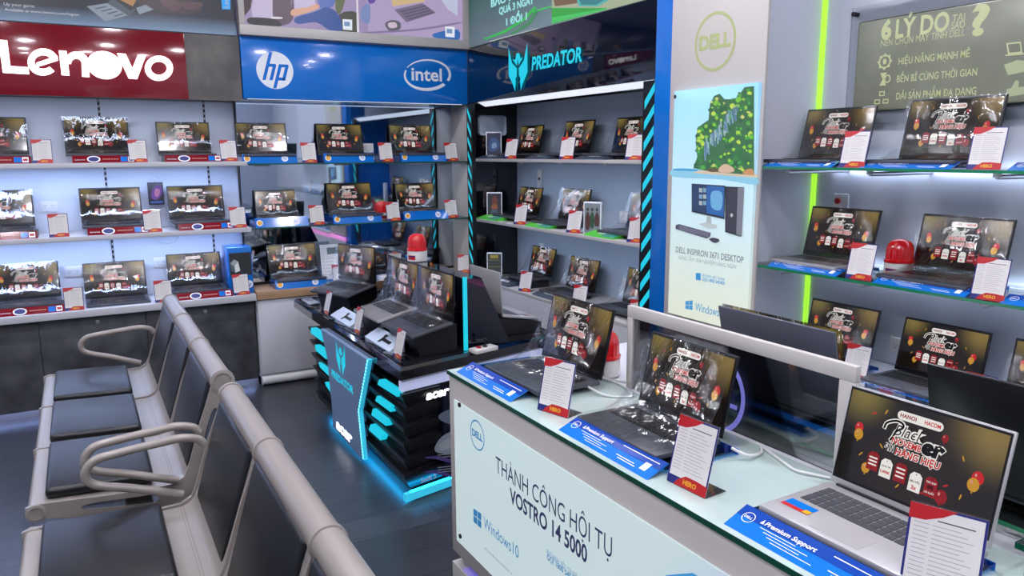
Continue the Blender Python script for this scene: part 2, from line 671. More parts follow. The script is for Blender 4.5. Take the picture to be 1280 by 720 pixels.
def screen_mesh():
    """the shop wallpaper shown on the laptops: sale lettering, balloons and price tags"""
    mb = MB()
    F0.rect(mb, -.159, .159, 0, .186, M_wp, 0)

    def balloon(u, v, r, m, k):
        F0.poly(mb, ell(u, v, r * .85, r, 18), m, k)
        F0.poly(mb, [(u - .002, v - r - .003), (u + .002, v - r - .003), (u, v - r + .001)], m, k)
        F0.poly(mb, ell(u - r * .3, v + r * .35, r * .16, r * .25, 8), M_spink, k + 1)
    balloon(-.126, .112, .011, M_sred, 1)
    balloon(-.124, .098, .012, M_sgold, 2)
    balloon(.122, .094, .013, M_sred, 1)
    balloon(.117, .08, .013, M_sgold, 2)
    balloon(-.093, .036, .011, M_sgold, 1)
    balloon(.066, .036, .014, M_sdred, 1)
    balloon(.05, .145, .008, M_sdred, 1)
    for (u, v, a) in ((-.1, .15, .4), (-.075, .16, 1.2), (.07, .06, .6), (.09, .12, 2), (-.07, .09, 2.4), (.03, .03, .2), (-.02, .025, 1), (-.11, .06, .9), (.1, .05, 1.4)):
        F0.poly(mb, ell(u, v, .006, .0016, 8, rot=a), M_sgold if a > .7 else M_sred, 1)
    # pill with the shop name
    def pill(u, v, w, h, m, k):
        F0.poly(mb, ell(u + w / 2 - h / 2, v, h / 2, h / 2, 8, -PI / 2, PI / 2) + ell(u - w / 2 + h / 2, v, h / 2, h / 2, 8, PI / 2, 3 * PI / 2), m, k)
    pill(-.004, .163, .094, .018, M_swhite, 3)
    F0.text(mb, 'HANOI', -.045, .1595, M_sdred, w=.034, h=.008, k=4, bold=.03)
    F0.text(mb, 'HACOM', .006, .1595, M_sred, w=.032, h=.008, k=4, bold=.03)
    # Black / er / NOVEMB / SAN HANG HIEU with white outlines
    def otext(t, u, v, m, w, h, k, bold, shear=0, rot=0, o=.07):
        vs_, fs_, x0_, x1_, y0_, y1_ = text_geom(t, bold, shear)
        sx_ = w / (x1_ - x0_)
        F0.text(mb, t, u - o * .55 * sx_, v, M_swhite, w=w + o * 1.1 * sx_, h=h, k=k, bold=bold + o, shear=shear, rot=rot)
        F0.text(mb, t, u, v, m, w=w, h=h, k=k + 2, bold=bold, shear=shear, rot=rot)
    sw = [(-.072, .128), (-.068, .14), (-.05, .149), (-.036, .147), (-.034, .139), (-.046, .128), (-.05, .116), (-.054, .108)]
    for wd, m_, k_ in ((.0042, M_swhite, 3), (.0021, M_sblack, 5)):
        c_ = [Vector((p[0], p[1], 0)) for p in sw]
        c_ = curve(c_, 4)
        for a_, b_ in zip(c_[:-1], c_[1:]):
            d_ = (b_ - a_).normalized()
            n_ = Vector((-d_.y, d_.x, 0)) * wd
            e_ = d_ * wd * .5
            F0.poly(mb, [tuple(q)[:2] for q in (a_ - e_ + n_, a_ - e_ - n_, b_ + e_ - n_, b_ + e_ + n_)], m_, k_)
    otext('Black', -.05, .121, M_sblack, .064, .023, 4, .0, .35, .04, .08)
    otext('NOVEMB', -.05, .1045, M_sred, .062, .0125, 7, .03, .1)
    otext('SĂN', -.062, .087, M_sblack, .02, .0135, 7, .03)
    otext('HÀNG HIỆU', -.038, .0845, M_sred, .092, .0135, 7, .03, .1)
    otext('er', .012, .105, M_sblack, .046, .031, 10, .06, .15, 0, .06)
    # price tags
    def tagp(u, v, w, h, m, k):
        F0.poly(mb, [(u - w / 2, v - h / 2), (u + w / 2, v - h / 2), (u + w / 2, v + h * .32), (u + w * .25, v + h / 2), (u - w * .25, v + h / 2), (u - w / 2, v + h * .32)], m, k)
        F0.poly(mb, ell(u, v + h * .4, .0012, .0012, 8), M_sblack, k + 1)
    for u, v, m in ((-.08, .055, M_sdred), (-.05, .05, M_swhite), (-.019, .052, M_sdred), (.013, .045, M_swhite), (.044, .047, M_sdred)):
        tagp(u, v, .025, .038, m, 3)
    F0.text(mb, 'QUÀ TỚI', -.05, .052, M_sblack, w=.02, k=5, align='c', bold=.02)
    F0.text(mb, '5.000K', -.05, .04, M_sred, w=.022, k=5, align='c', bold=.04)
    F0.text(mb, 'SIÊU TỐC', .013, .044, M_sblack, w=.021, k=5, align='c', bold=.03)
    F0.text(mb, '2x', .013, .031, M_sred, w=.011, k=5, align='c', bold=.04)
    F0.text(mb, 'TRẢ GÓP', .044, .054, M_swhite, w=.02, k=5, align='c', bold=.02)
    F0.text(mb, '0%', .044, .043, M_sblack, w=.012, k=5, align='c', bold=.06)
    F0.text(mb, 'LÃI SUẤT', .044, .034, M_swhite, w=.02, k=5, align='c', bold=.02)
    for u, v in ((-.08, .062), (-.08, .055), (-.08, .048), (-.019, .06), (-.019, .052), (-.019, .044)):
        F0.rect(mb, u - .009, u + .009, v - .0016, v + .0016, M_swhite, 5)
    return mb


SCREEN = None


def film_mb(kind):
    mb = MB()
    rnd = random.Random(3 if kind == 'sweep' else 5)
    top = Vector((0, LH * math.sin(TILT) - .004, .016 + LH * math.cos(TILT)))
    if kind == 'sweep':
        P = [Vector((0, -LD - .004, .012)), Vector((0, -LD * .35, .024)), Vector((0, -.04, .07)), top + Vector((0, -.008, .001))]
    else:
        P = [Vector((0, -LD - .004, .012)), Vector((0, -LD * .25, .02)), Vector((0, -.012, .035)), top + Vector((0, -.008, .001))]
    nu, nt = 13, 16
    vs, fs = [], []
    for i in range(nt + 1):
        t = i / nt
        p = P[0] * (1 - t) ** 3 + P[1] * 3 * t * (1 - t) ** 2 + P[2] * 3 * t * t * (1 - t) + P[3] * t ** 3
        for j in range(nu + 1):
            u = j / nu * 2 - 1
            e = .004 * math.sin(u * 9 + t * 4) * math.sin(PI * t) + rnd.uniform(-.0012, .0012) * math.sin(PI * t)
            drop = -.012 * abs(u) ** 4 * math.sin(PI * t) if kind == 'sweep' else -.004 * abs(u) ** 4 * math.sin(PI * t)
            vs.append((u * (LW / 2 + .003), p.y - (e + drop) * .7, max(p.z + e + drop, .018 if p.y < -.01 else .02)))
    for i in range(nt):
        for j in range(nu):
            a = i * (nu + 1) + j
            fs.append((a, a + 1, a + nu + 2, a + nu + 1))
    mb.add(vs, fs, M_film)
    return mb


def make_laptop(name, deck, keys, lidm, film=None, sticker=None):
    global SCREEN
    t = thing(name, '', 'laptop')
    b = MB().box(-LW / 2, LW / 2, -LD, 0, 0, .014, deck, .004)
    b.box(-LW / 2 + .02, LW / 2 - .02, -.006, .006, .008, .018, M_lid, .002)
    b.build('base', t)
    k = MB()
    for row in range(5):
        y = -.03 - row * .0185
        n = 14
        x = -LW / 2 + .022
        for c in range(n):
            w = (LW - .044) / n
            if row == 4 and 4 <= c <= 7:
                if c == 4:
                    k.box(x + .001, x + 4 * w - .001, y - .0165, y, .0138, .0155, keys)
            else:
                k.box(x + .001, x + w - .001, y - .0165, y, .0138, .0155, keys, .0012, seg=1)
            x += w
    k.build('keyboard', t)
    MB().box(-.055, .05, -LD + .012, -LD + .075, .0138, .0144, deck, .0).build('touchpad', t)
    l = MB().box(-LW / 2, LW / 2, 0, LH, -.007, 0, lidm, .0025)
    l.box(-.163, .163, .014, LH - .004, -.0005, .0006, M_lid, .0)
    lo = l.build('lid', t, loc=(0, 0, .015))
    lo.rotation_euler.x = PI / 2 - TILT
    if SCREEN is None:
        so = screen_mesh().build('screen', lo, smooth=False)
        SCREEN = so.data
    else:
        so = bpy.data.objects.new('screen', SCREEN)
        COL.objects.link(so)
        so.parent = lo
    so.location = (0, .02, .0012)
    if film:
        film_mb(film).build('protective_film', t)
    if sticker:
        s = MB()
        f = Fr((0, 0, .0146), (1, 0, 0), (0, 1, 0))
        f.rect(s, -.15, -.085, -LD + .055, -LD + .08, M_blue, 0)
        f.rect(s, -.15, -.085, -LD + .043, -LD + .055, M_redp, 0)
        f.rect(s, -.1, -.085, -LD + .045, -LD + .06, M_gold, 1)
        s.build('sticker', t)
    return t


def corner(fr, mb, w, h):
    """printed price card: white sheet, blue edge, red corner and red foot"""
    fr.rect(mb, -w / 2, w / 2, 0, h, M_navy, 1)
    e = w * .035
    fr.rect(mb, -w / 2 + e, w / 2 - e, h * .12, h - e, M_paper, 2)
    fr.poly(mb, [(-w / 2, h), (-w / 2, h * .83), (-w * .28, h * .84), (-w * .06, h * .91), (w * .12, h)], M_redp, 3)
    fr.poly(mb, [(-w * .32, 0), (w / 2, 0), (w / 2, h * .15), (w * .2, h * .17), (-w * .05, h * .17), (-w * .22, h * .09)], M_redp, 3)
    fr.rect(mb, -w / 2 + e, -w * .32, h * .02, h * .1, M_navy, 3)
    fr.text(mb, 'HERO', w * .08, h * .05, M_gold, w=w * .34, h=h * .07, k=4, bold=.04, align='c')
    for i in range(13):
        v = h * (.80 - i * .047)
        fr.rect(mb, -w * .42, -w * .22, v, v + h * .006, M_greyp, 3)
        fr.rect(mb, -w * .17, w * (.2 + .2 * ((i * 7) % 5) / 5), v, v + h * .006, M_greyp, 3)
    fr.rect(mb, -w * .12, w * .36, h * .855, h * .868, M_greydk, 3)


CW, CH = .098, .132


def make_card():
    t = thing('price_card', '', 'price card')
    a = R(14)
    V = (0, math.sin(a), math.cos(a))
    s = MB()
    s.box(-CW / 2, CW / 2, 0, .055, 0, .0018, M_acryl)
    f = Fr((0, 0, .001), (1, 0, 0), V)
    s.prism([f.p(-CW / 2, 0, 0), f.p(CW / 2, 0, 0), f.p(CW / 2, CH + .002, 0), f.p(-CW / 2, CH + .002, 0)], -f.N * .0018, M_acryl)
    s.build('acrylic_stand', t, smooth=False)
    c = MB()
    f = Fr((0, 0, .001), (1, 0, 0), V, .0003)
    c.prism([f.p(-CW / 2, 0, 2), f.p(CW / 2, 0, 2), f.p(CW / 2, CH, 2), f.p(-CW / 2, CH, 2)], -f.N * .0004, M_paper)
    corner(Fr(f.p(0, 0, 2), f.U, f.V, .00025), c, CW, CH)
    c.build('printed_sheet', t, smooth=False)
    return t


def make_stand(style):
    """display stand under a laptop: sheet on a slanted printed front flap"""
    t = thing({'red': 'label_stand', 'hp': 'acrylic_tray', 'dell': 'acrylic_tray', 'pred': 'label_wedge', 'acer': 'label_wedge'}[style], '', 'display stand')
    if style == 'red':
        w, H, m = .322, .036, M_red
    elif style == 'hp':
        w, H, m = .335, .042, M_bluetray
    elif style == 'dell':
        w, H, m = .325, .0125, M_bluegl
    if style in ('red', 'hp'):
        b = MB().box(-w / 2, w / 2, .02, .2, H - .006, H, m if style == 'hp' else M_blackm)
        b.box(-w / 2, -w / 2 + .004, .02, .2, 0, H, M_bluedk if style == 'hp' else M_blackm)
        b.box(w / 2 - .004, w / 2, .02, .2, 0, H, M_bluedk if style == 'hp' else M_blackm)
        b.build('tray', t)
        top = H + (.004 if style == 'red' else .018)
        f = Fr((0, 0, 0), (1, 0, 0), (0, .022, top), .0004)
        L = math.hypot(.022, top)
        fl = MB().prism([f.p(-w / 2, 0), f.p(w / 2, 0), f.p(w / 2, L), f.p(-w / 2, L)], -f.N * .003, m)
        if style == 'red':
            f.poly(fl, ell(-.055, L / 2, .034, L * .46, 20), M_wprint, 1)
            f.poly(fl, ell(-.055, L / 2, .026, L * .32, 20), M_navy, 2)
            f.text(fl, 'Lenovo', -.148, L * .36, M_wprint, w=.05, h=.009, k=1)
            for i in range(6):
                f.rect(fl, -.01 + i * .014, .001 + i * .014, L * .45, L * .55, M_spink, 1)
            f.rect(fl, .082, .116, L * .15, L * .85, M_blue, 1)
            f.rect(fl, .12, .15, L * .15, L * .85, M_wprint, 1)
            f.rect(fl, .124, .146, L * .35, L * .65, M_redp, 2)
        else:
            f.poly(fl, ell(.09, L / 2, .021, .021, 22), M_wprint, 1)
            f.text(fl, 'hp', .09, L / 2 - .008, M_blue, h=.02, k=2, align='c', shear=.25)
            f.poly(fl, ell(-.14, L / 2, .02, .02, 18), M_wprint, 1)
            f.poly(fl, ell(-.14, L / 2, .015, .015, 18), M_gold, 2)
        fl.build('label_flap', t)
    elif style == 'dell':
        b = MB().box(-w / 2, w / 2, .05, .255, H - .004, H, M_bluegl)
        b.box(-w / 2, w / 2, .252, .255, 0, H, M_bluetray)
        b.build('tray', t)
        f = Fr((0, 0, 0), (1, 0, 0), (0, .056, .023), .0004)
        L = math.hypot(.056, .023)
        fl = MB().prism([f.p(-w / 2, 0), f.p(w / 2, 0), f.p(w / 2, L), f.p(-w / 2, L)], -f.N * .003, M_bluetray)
        f.rect(fl, -w / 2, w / 2, L * .55, L, M_bluedk, 1)
        f.shape(fl, [ell(-.137, L * .6, .0125, .0125, 20), ell(-.137, L * .6, .0112, .0112, 20)], M_wprint, 2)
        f.text(fl, 'DELL', -.137, L * .56, M_wprint, w=.017, k=2, align='c', bold=.02)
        f.text(fl, 'Premium Support', -.103, L * .62, M_wprint, w=.105, h=.0098, k=2, bold=.02, shear=.15)
        f.poly(fl, [(-.112, L * .62), (-.105, L * .62), (-.1085, L * .8)], M_wprint, 2)
        for i in range(4):
            f.rect(fl, -.105 + i * .012, -.03 + i * .008 + .02 * (i % 2), L * (.48 - .1 * i), L * (.5 - .1 * i), M_wprint, 2)
        f.rect(fl, .03, .15, L * .78, L * .81, M_wprint, 2)
        f.rect(fl, .04, .1, L * .3, L * .33, M_wprint, 2)
        f.rect(fl, .05, .108, L * .2, L * .23, M_wprint, 2)
        f.rect(fl, .12, .138, L * .25, L * .62, M_wprint, 2)
        fl.build('label_flap', t)
    else:
        w, dp, H = (.27, .09, .03)
        b = MB()
        m = M_wedge if style == 'pred' else M_greenp
        b.prism([(-w / 2, 0, 0), (-w / 2, dp, 0), (-w / 2, dp, H), (-w / 2, .004, .008)], (w, 0, 0), m)
        b.build('wedge', t)
        f = Fr((0, .004, .008), (1, 0, 0), (0, dp - .004, H - .008), .0005)
        L = math.hypot(dp - .004, H - .008)
        p = MB()
        if style == 'pred':
            f.rect(p, -w / 2, w / 2, 0, L, M_wedge, 1)
            f.text(p, 'PREDATOR', 0, L * .4, M_wprint, w=.12, h=.022, k=2, bold=.05, align='c', shear=.1)
        else:
            f.rect(p, -w / 2, .02, 0, L, M_greenp, 1)
            f.poly(p, [(.02, 0), (w / 2, 0), (w / 2, L), (.0, L)], M_tealp, 2)
            f.text(p, 'acer', -.01, L * .35, M_wprint, w=.08, h=.028, k=3, bold=.04, align='c', shear=.1)
        p.build('printed_label', t)
    return t


def make_siren():
    t = thing('alarm_siren', '', 'siren')
    MB().lathe([(.046, 0), (.05, .004), (.05, .05), (.047, .056)], M_sil, n=28).build('base', t)
    prof = [(.052, .055), (.052, .063), (.047, .066)]
    d = MB()
    d.lathe(prof, M_sirenred, n=28)
    vs = []
    n = 40
    rows = [(.046, .064), (.0455, .1), (.042, .118), (.033, .131), (.018, .138), (.004, .14)]
    for r, z in rows:
        for j in range(n):
            a = 2 * PI * j / n
            rr = r * (1 + (.03 if j % 2 else -.015) * (1 if z < .12 else .4))
            vs.append((rr * math.cos(a), rr * math.sin(a), z))
    fs = []
    for i in range(len(rows) - 1):
        for j in range(n):
            fs.append((i * n + j, i * n + (j + 1) % n, (i + 1) * n + (j + 1) % n, (i + 1) * n + j))
    fs.append([(len(rows) - 1) * n + j for j in range(n)])
    d.add(vs, fs, M_sirenred)
    d.build('red_dome', t)
    s = MB()
    a0, a1 = -PI / 2 - .45, -PI / 2 + .45
    for (z0, z1, m) in ((.012, .034, M_redp), (.026, .032, M_navy)):
        k = .0005 if m is M_redp else .0009
        q = 6
        vs = [((.05 + k) * math.cos(a0 + (a1 - a0) * i / q), (.05 + k) * math.sin(a0 + (a1 - a0) * i / q), z) for z in (z0, z1) for i in range(q + 1)]
        s.add(vs, [(i, i + 1, i + q + 2, i + q + 1) for i in range(q)], m)
    s.build('sticker', t)
    return t


M_sirenred = mat('siren_red_lens', '#b80d12', .15, coat=.6, emit=.12, ecol='#d01015')


def make_socket():
    t = thing('wall_socket', '', 'socket')
    MB().box(-.045, .045, -.008, 0, -.032, .032, M_white, .002).build('plate', t)
    h = MB()
    f = Fr((0, -.0082, 0), (1, 0, 0), (0, 0, 1))
    for cx in (-.02, .02):
        for (a, b) in ((-.006, .006), (.006, .006), (0, -.007)):
            f.poly(h, ell(cx + a, b, .0022, .0022, 8), M_rail, 0)
    h.build('socket_hole', t)
    return t


# =================================================================== room
struct(MB().box(-3.4, 3.4, -2.6, 6, -.08, 0, M_floor), 'floor')
struct(MB().box(-3.4, 3.4, -2.6, 6, 2.95, 3.03, M_ceil), 'ceiling')
struct(MB().box(-3.4, 3.4, 5.42, 5.5, 0, 2.95, M_wall), 'wall_back')
struct(MB().box(2.9, 3.0, -2.6, 5.42, 0, 2.95, M_wall), 'wall_right')
struct(MB().box(-3.4, -3.3, -2.6, 5.42, 0, 2.95, M_wall), 'wall_left')
struct(MB().box(-3.4, 3.0, -2.7, -2.6, 0, 2.95, mat('rear_wall', '#aab3c6', .6)), 'wall_front')

M_lamp = mat('ceiling_lamp', '#ffffff', .4, emit=170, ecol='#f6f4ff')
lp = thing('ceiling_light', 'round white downlight recessed in the shop ceiling', 'ceiling light')
MB().lathe([(.1, 0), (.1, -.012), (.088, -.014)], M_white, n=24).build('trim_ring', lp)
MB().lathe([(.085, -.012), (.085, -.0165)], M_lamp, n=24).build('diffuser', lp)
for x in (-1.7, -.4, .7, 1.8):
    for y in (-1.5, -.2, 1.1, 2.4, 3.7):
        place(lp, (x + .12 * math.sin(y * 3), y, 2.95), 0, 'round white downlight recessed in the shop ceiling', 'ceiling downlights')

# ============================================== far wall, red-sign display
ZT, ZM, ZB = 1.455, 1.045, .62          # shelf tops
YF = 4.95
b = MB().box(-1.6, .925, 5.3, 5.33, .621, 1.829, M_panel)
o = thing('display_back_panel', 'white slotted back panel behind the shelves under the red sign', 'wall panel')
b.build('panel', o)
for x in (-.62, .153, .745):
    r = MB().box(x - .006, x + .006, 5.296, 5.3, .64, 1.84, M_rail)
    z = .66
    while z < 1.82:
        r.box(x - .004, x + .004, 5.2945, 5.296, z, z + .014, M_alu)
        z += .032
    r.build('slotted_rail', o)

# fascia of grey concrete laminate with the red sign
o = MB().box(-1.6, .925, 4.965, 5.33, 1.83, 2.2, M_conc).box(-1.6, .925, 4.965, 4.975, 1.818, 1.83, M_conc).build('fascia_board')
tag(o, 'grey concrete-look fascia board carrying the red sign', 'fascia')
sg = thing('shop_sign', 'dark red sign with large glowing white lettering', 'sign')
MB().box(-.9, .618, YF, 4.964, 1.818, 2.193, M_red, .002).build('panel', sg)
f = FB(YF - .012)
L_ = MB()
PXS = lambda loops, k=1: f.shape(L_, [[f.px(*p) for p in lp] for lp in loops], M_lit, k)


def pxell(cx, cy, rx, ry, n=26, a0=0, a1=2 * PI, tilt=0):
    return ell(cx, cy, rx, ry, n, a0, a1, tilt)


f.poly(L_, [f.px(*p) for p in [(-2, 49.5), (9, 50.5), (13, 82.5), (35.5, 84), (36.5, 93), (3.5, 91)]], M_lit, 1)


def ring_arc(cx, cy, rx, ry, w, a0, a1, n=30):
    for i in range(n):
        t0, t1 = a0 + (a1 - a0) * i / n, a0 + (a1 - a0) * (i + 1) / n
        q = [(cx + rx * math.cos(t0), cy + ry * math.sin(t0)), (cx + rx * math.cos(t1), cy + ry * math.sin(t1)),
             (cx + (rx - w) * math.cos(t1), cy + (ry - w) * math.sin(t1)), (cx + (rx - w) * math.cos(t0), cy + (ry - w) * math.sin(t0))]
        f.poly(L_, [f.px(*p) for p in q], M_lit, 1)


ring_arc(53.8, 77.5, 19.3, 17, 8.6, R(42), R(360 - 12))
f.poly(L_, [f.px(*p) for p in [(45, 78.5), (71.8, 69.5), (73, 75.5), (46.5, 84)]], M_lit, 2)
f.poly(L_, [f.px(*p) for p in [(73.5, 63), (83, 63.5), (87, 94.5), (77, 94)]], M_lit, 1)
ring_arc(95.5, 80, 15.8, 15.8, 9.2, R(180), R(368))
f.poly(L_, [f.px(*p) for p in [(102, 81), (111.2, 81.5), (112, 96.5), (102.5, 96)]], M_lit, 1)
f.poly(L_, pxell(*f.px(130.7, 81.5), .086, .076, 30), M_lit, 1)
f.poly(L_, [f.px(*p) for p in [(146, 66.5), (157, 67.2), (165.5, 85), (167, 98.5), (161, 98.2)]], M_lit, 1)
f.poly(L_, [f.px(*p) for p in [(182.5, 69), (172.5, 68.3), (165.5, 85), (161, 98.2), (171.5, 99)]], M_lit, 2)
ring_arc(198.6, 85.3, 17.6, 15.8, 7.6, 0, 2 * PI)
L_.build('lettering', sg, smooth=False)

# poster above: dark gradient with a silver laptop
pm = mat('poster_night', '#20222a', .3)


def grad(m, z0, z1, c0, c1, e=.35):
    nt, N, L, bb = nodes(m)
    tc = N.new('ShaderNodeTexCoord')
    sp = N.new('ShaderNodeSeparateXYZ')
    mr = N.new('ShaderNodeMapRange')
    mr.inputs['From Min'].default_value = z0
    mr.inputs['From Max'].default_value = z1
    rp = N.new('ShaderNodeValToRGB')
    rp.color_ramp.elements[0].color = C(c0)
    rp.color_ramp.elements[1].color = C(c1)
    L.new(tc.outputs['Object'], sp.inputs[0])
    L.new(sp.outputs['Z'], mr.inputs['Value'])
    L.new(mr.outputs[0], rp.inputs[0])
    L.new(rp.outputs[0], bb.inputs['Base Color'])
    L.new(rp.outputs[0], bb.inputs['Emission Color'])
    bb.inputs['Emission Strength'].default_value = e
    return m


grad(pm, 2.2, 2.29, '#6b8299', '#24262f', .3)
ps = thing('wall_poster', 'dark game poster with silver laptop above the red sign', 'poster')
MB().box(-1.6, .915, 4.955, 5.33, 2.2, 2.9, pm).build('panel', ps)
a = MB()
f = FB(4.955)
M_pl = glow('art_silver', '#a9b9c9', .5)
M_pl2 = glow('art_steel', '#5e6f82', .4)
M_po = glow('art_orange', '#d59a4c', .5)
M_pd = glow('art_maroon', '#4b2c33', .35)
M_pdk = glow('art_dark', '#1a1b22', .2)
M_pw = glow('art_white', '#dfe6ee', .6)
f.pxpoly(a, [(140, -12), (196, -12), (240, 2), (252, 12), (240, 17), (200, 14)], M_pd, 1, 3)
f.pxpoly(a, [(200, 2), (215, -4), (226, 6), (218, 14)], glow('art_rose', '#7d5356', .35), 2, 3)
f.pxpoly(a, [(224, 4), (250, 3), (252, 9), (236, 12)], glow('art_rose', '#7d5356', .35), 2, 3)
f.pxpoly(a, [(108, 8), (134, 4), (160, 19), (132, 27)], M_pl, 3)
f.pxpoly(a, [(134, 4), (140, -2), (170, 12), (161, 20)], M_pl2, 3)
f.pxpoly(a, [(140, -3), (142, -14), (182, -14), (164, 14)], M_pdk, 4)
f.pxpoly(a, [(146, -2), (150, -14), (178, -14), (166, 8)], M_po, 5)
f.pxpoly(a, [(170, 10), (182, 6), (192, 12), (174, 18)], M_pl, 3)
for i in range(4):
    f.pxpoly(a, [(118 + i * 8, 10.5 + i * 3.1), (132 + i * 7, 7.5 + i * 3), (134 + i * 7, 8.6 + i * 3), (120 + i * 8, 11.6 + i * 3.1)], M_pl2, 4)
f.pxtext(a, 'Up your game', (5, 6.5), (43, 9.6), M_pw, h=.016, k=2)
f.pxtext(a, 'Available at www.lenovo.com/legion', (6, 13.2), (99, 20), M_pw, h=.014, k=2, bold=.01)
f.pxpoly(a, [(276, -10), (288, -10), (288, 12), (277.5, 11.5)], M_skyb, 2)
q = f.px(287, 10)
f.text(a, 'Lenovo', q[0] - .005, q[1], M_pw, w=.12, h=.03, k=3, rot=PI / 2)
a.build('print', ps, smooth=False)

# shelves and worktop
for nm, z, lb in (('shelf', ZT, 'top white shelf under the red sign'), ('shelf', ZM, 'middle white shelf under the red sign')):
    s = thing('display_shelf', lb, 'shelf')
    MB().box(-1.6, .925, YF, 5.299, z - .028, z, M_panelgrey, .003).build('board', s)
    MB().box(-1.55, .9, 5.08, 5.11, z - .0295, z - .0285, M_ledw).build('led_strip', s)
s = tag(MB().box(-1.6, .925, YF - .01, 5.33, ZB - .042, ZB, M_panelgrey, .004).build('worktop'), 'long pale worktop carrying the bottom row under the red sign', 'worktop')
MBx = MB().box(-1.55, .9, 5.04, 5.06, 1.8285, 1.8295, M_ledw3)
MBx.build('led_strip', sg)

cb = thing('base_cabinet', 'dark concrete-look base cabinet below the worktop under the red sign', 'cabinet')
MB().box(-1.6, .925, 5.03, 5.33, .07, ZB - .043, M_hidden).build('body', cb)
for x0, x1 in ((-1.55, -.95), (-.947, -.27), (-.267, .285), (.288, .92)):
    d = MB().box(x0, x1, 5.01, 5.029, .05, ZB - .045, M_concd, .001).build('door', cb)
    kx = (x0 + x1) / 2 + .02
    MB().lathe([(.012, 0), (.012, .006), (.004, .007)], M_alu, n=14, M=Matrix.Translation((kx, 5.01, .53)) @ Matrix.Rotation(PI / 2, 4, 'X')).build('lock', d)
MB().box(-1.6, .925, 5.05, 5.07, 0, .07, M_alu).build('kickboard', cb)
MB().box(-1.55, .9, 5.032, 5.046, .056, .064, mat('kick_led', '#ffffff', .4, emit=22, ecol='#9fb6ff')).build('led_strip', cb)

# ------------------------------------------------------------ the laptops
LAP = make_laptop('laptop', M_deck, M_keys, M_lid, 'tight')
LAPS = make_laptop('laptop', M_deck, M_keys, M_lid, 'sweep')
LAPN = make_laptop('laptop', M_deck, M_keys, M_lid)
LAPG = make_laptop('laptop', M_decks, M_keysg, M_decks, None, True)
LAPGF = make_laptop('laptop', M_decks, M_keysg, M_lid, 'tight')
LAPGS = make_laptop('laptop', M_decks, M_keysg, M_lid, 'sweep')
CARD = make_card()
ST = {k: make_stand(k) for k in ('red', 'hp', 'dell', 'pred', 'acer')}
SIREN = make_siren()
SOCK = make_socket()

pos3 = ('leftmost', 'middle', 'rightmost')
rows = (('top', ZT, (-.39, .128, .603)), ('middle', ZM, (-.40, .166, .648)), ('bottom', ZB, (-.31, .15, .606)))
scl = {('top', 1): 1.02, ('top', 2): .92, ('bottom', 1): 1.02, ('bottom', 2): .97}
for rn, z, xs in rows:
    for i, x in enumerate(xs):
        who = f'{pos3[i]} of three on the {rn} level under the red sign'
        sc = scl.get((rn, i), .99)
        st = not (rn == 'bottom' and i == 1)
        place(LAP if (i + len(rn)) % 3 else LAPS, (x, 4.985 + LD * sc, z + (.037 if st else .002)), 0, f'open laptop, {who}', 'laptops under the red sign', sc)
        if st:
            place(ST['red'], (x + .02, 4.958, z), 0, f'red label stand under {pos3[i]} laptop, {rn} level under red sign', 'red label stands')
cards = {'top': ((-.154, 'between the leftmost and middle laptops'), (.321, 'between the middle and rightmost laptops'), (.824, 'right of the rightmost laptop')),
         'middle': ((-.115, 'between the leftmost and middle laptops'), (.366, 'between the middle and rightmost laptops'), (.851, 'right of the rightmost laptop')),
         'bottom': ((-.08, 'between the leftmost and middle laptops'), (.391, 'between the middle and rightmost laptops'), (.842, 'in front of the blue box'))}
for rn, z, xs in rows:
    for x, wh in cards[rn]:
        place(CARD, (x, 4.962, z), 0, f'price card {wh}, {rn} level under red sign', 'price cards under the red sign')

for x, z, lb in ((.37, 1.53, 'white wall socket beside rightmost laptop, top level under red sign'), (-.16, 1.2, 'white wall socket above leftmost price card, middle level under red sign'),
                 (.42, .82, 'white wall socket beside rightmost laptop, bottom level under red sign'), (-.07, .8, 'white wall socket by leftmost laptop, bottom level under red sign')):
    place(SOCK, (x, 5.299, z), 0, lb, 'wall sockets')
hb = thing('accessory_pack', 'small purple printed pack hanging beside the rightmost laptop on the middle level', 'hanging pack')
MB().box(.375, .465, 5.24, 5.252, 1.19, 1.33, glow('art_purple_dark', '#271640', .3), .004).build('card', hb)
a = MB()
f = FB(5.2395)
f.poly(a, smooth([(.39, 1.24), (.42, 1.22), (.455, 1.26), (.45, 1.31), (.41, 1.3)], 3), glow('art_purple', '#7a3fb4', .5), 1)
f.poly(a, smooth([(.41, 1.25), (.43, 1.24), (.445, 1.28), (.42, 1.29)], 3), glow('art_pink', '#d688c8', .5), 2)
f.rect(a, .385, .455, 1.2, 1.212, glow('art_blue', '#3d6ad6', .5), 1)
a.build('print', hb, smooth=False)
MB().tube([(.42, 5.246, 1.33), (.42, 5.246, 1.345), (.42, 5.3, 1.35)], .003, M_alu).build('hook', hb)


def cable(name, pts, r, m, lb):
    o = MB().tube(curve(pts, 6), r, m, 6).build(name)
    return tag(o, lb, 'cable')


cable('charging_cable', [(-.25, 5.29, ZM - .03), (-.1, 5.292, ZM - .06), (.1, 5.292, ZM - .055), (.2, 5.29, ZM - .03)], .003, M_cable, 'thin white cable sagging below middle shelf, left of the purple pack')
cable('charging_cable', [(.36, 5.29, ZM - .03), (.42, 5.292, ZM - .09), (.5, 5.292, ZM - .1), (.56, 5.29, ZM - .03)], .003, M_cable, 'thin white cable looped below middle shelf near rightmost bottom laptop')

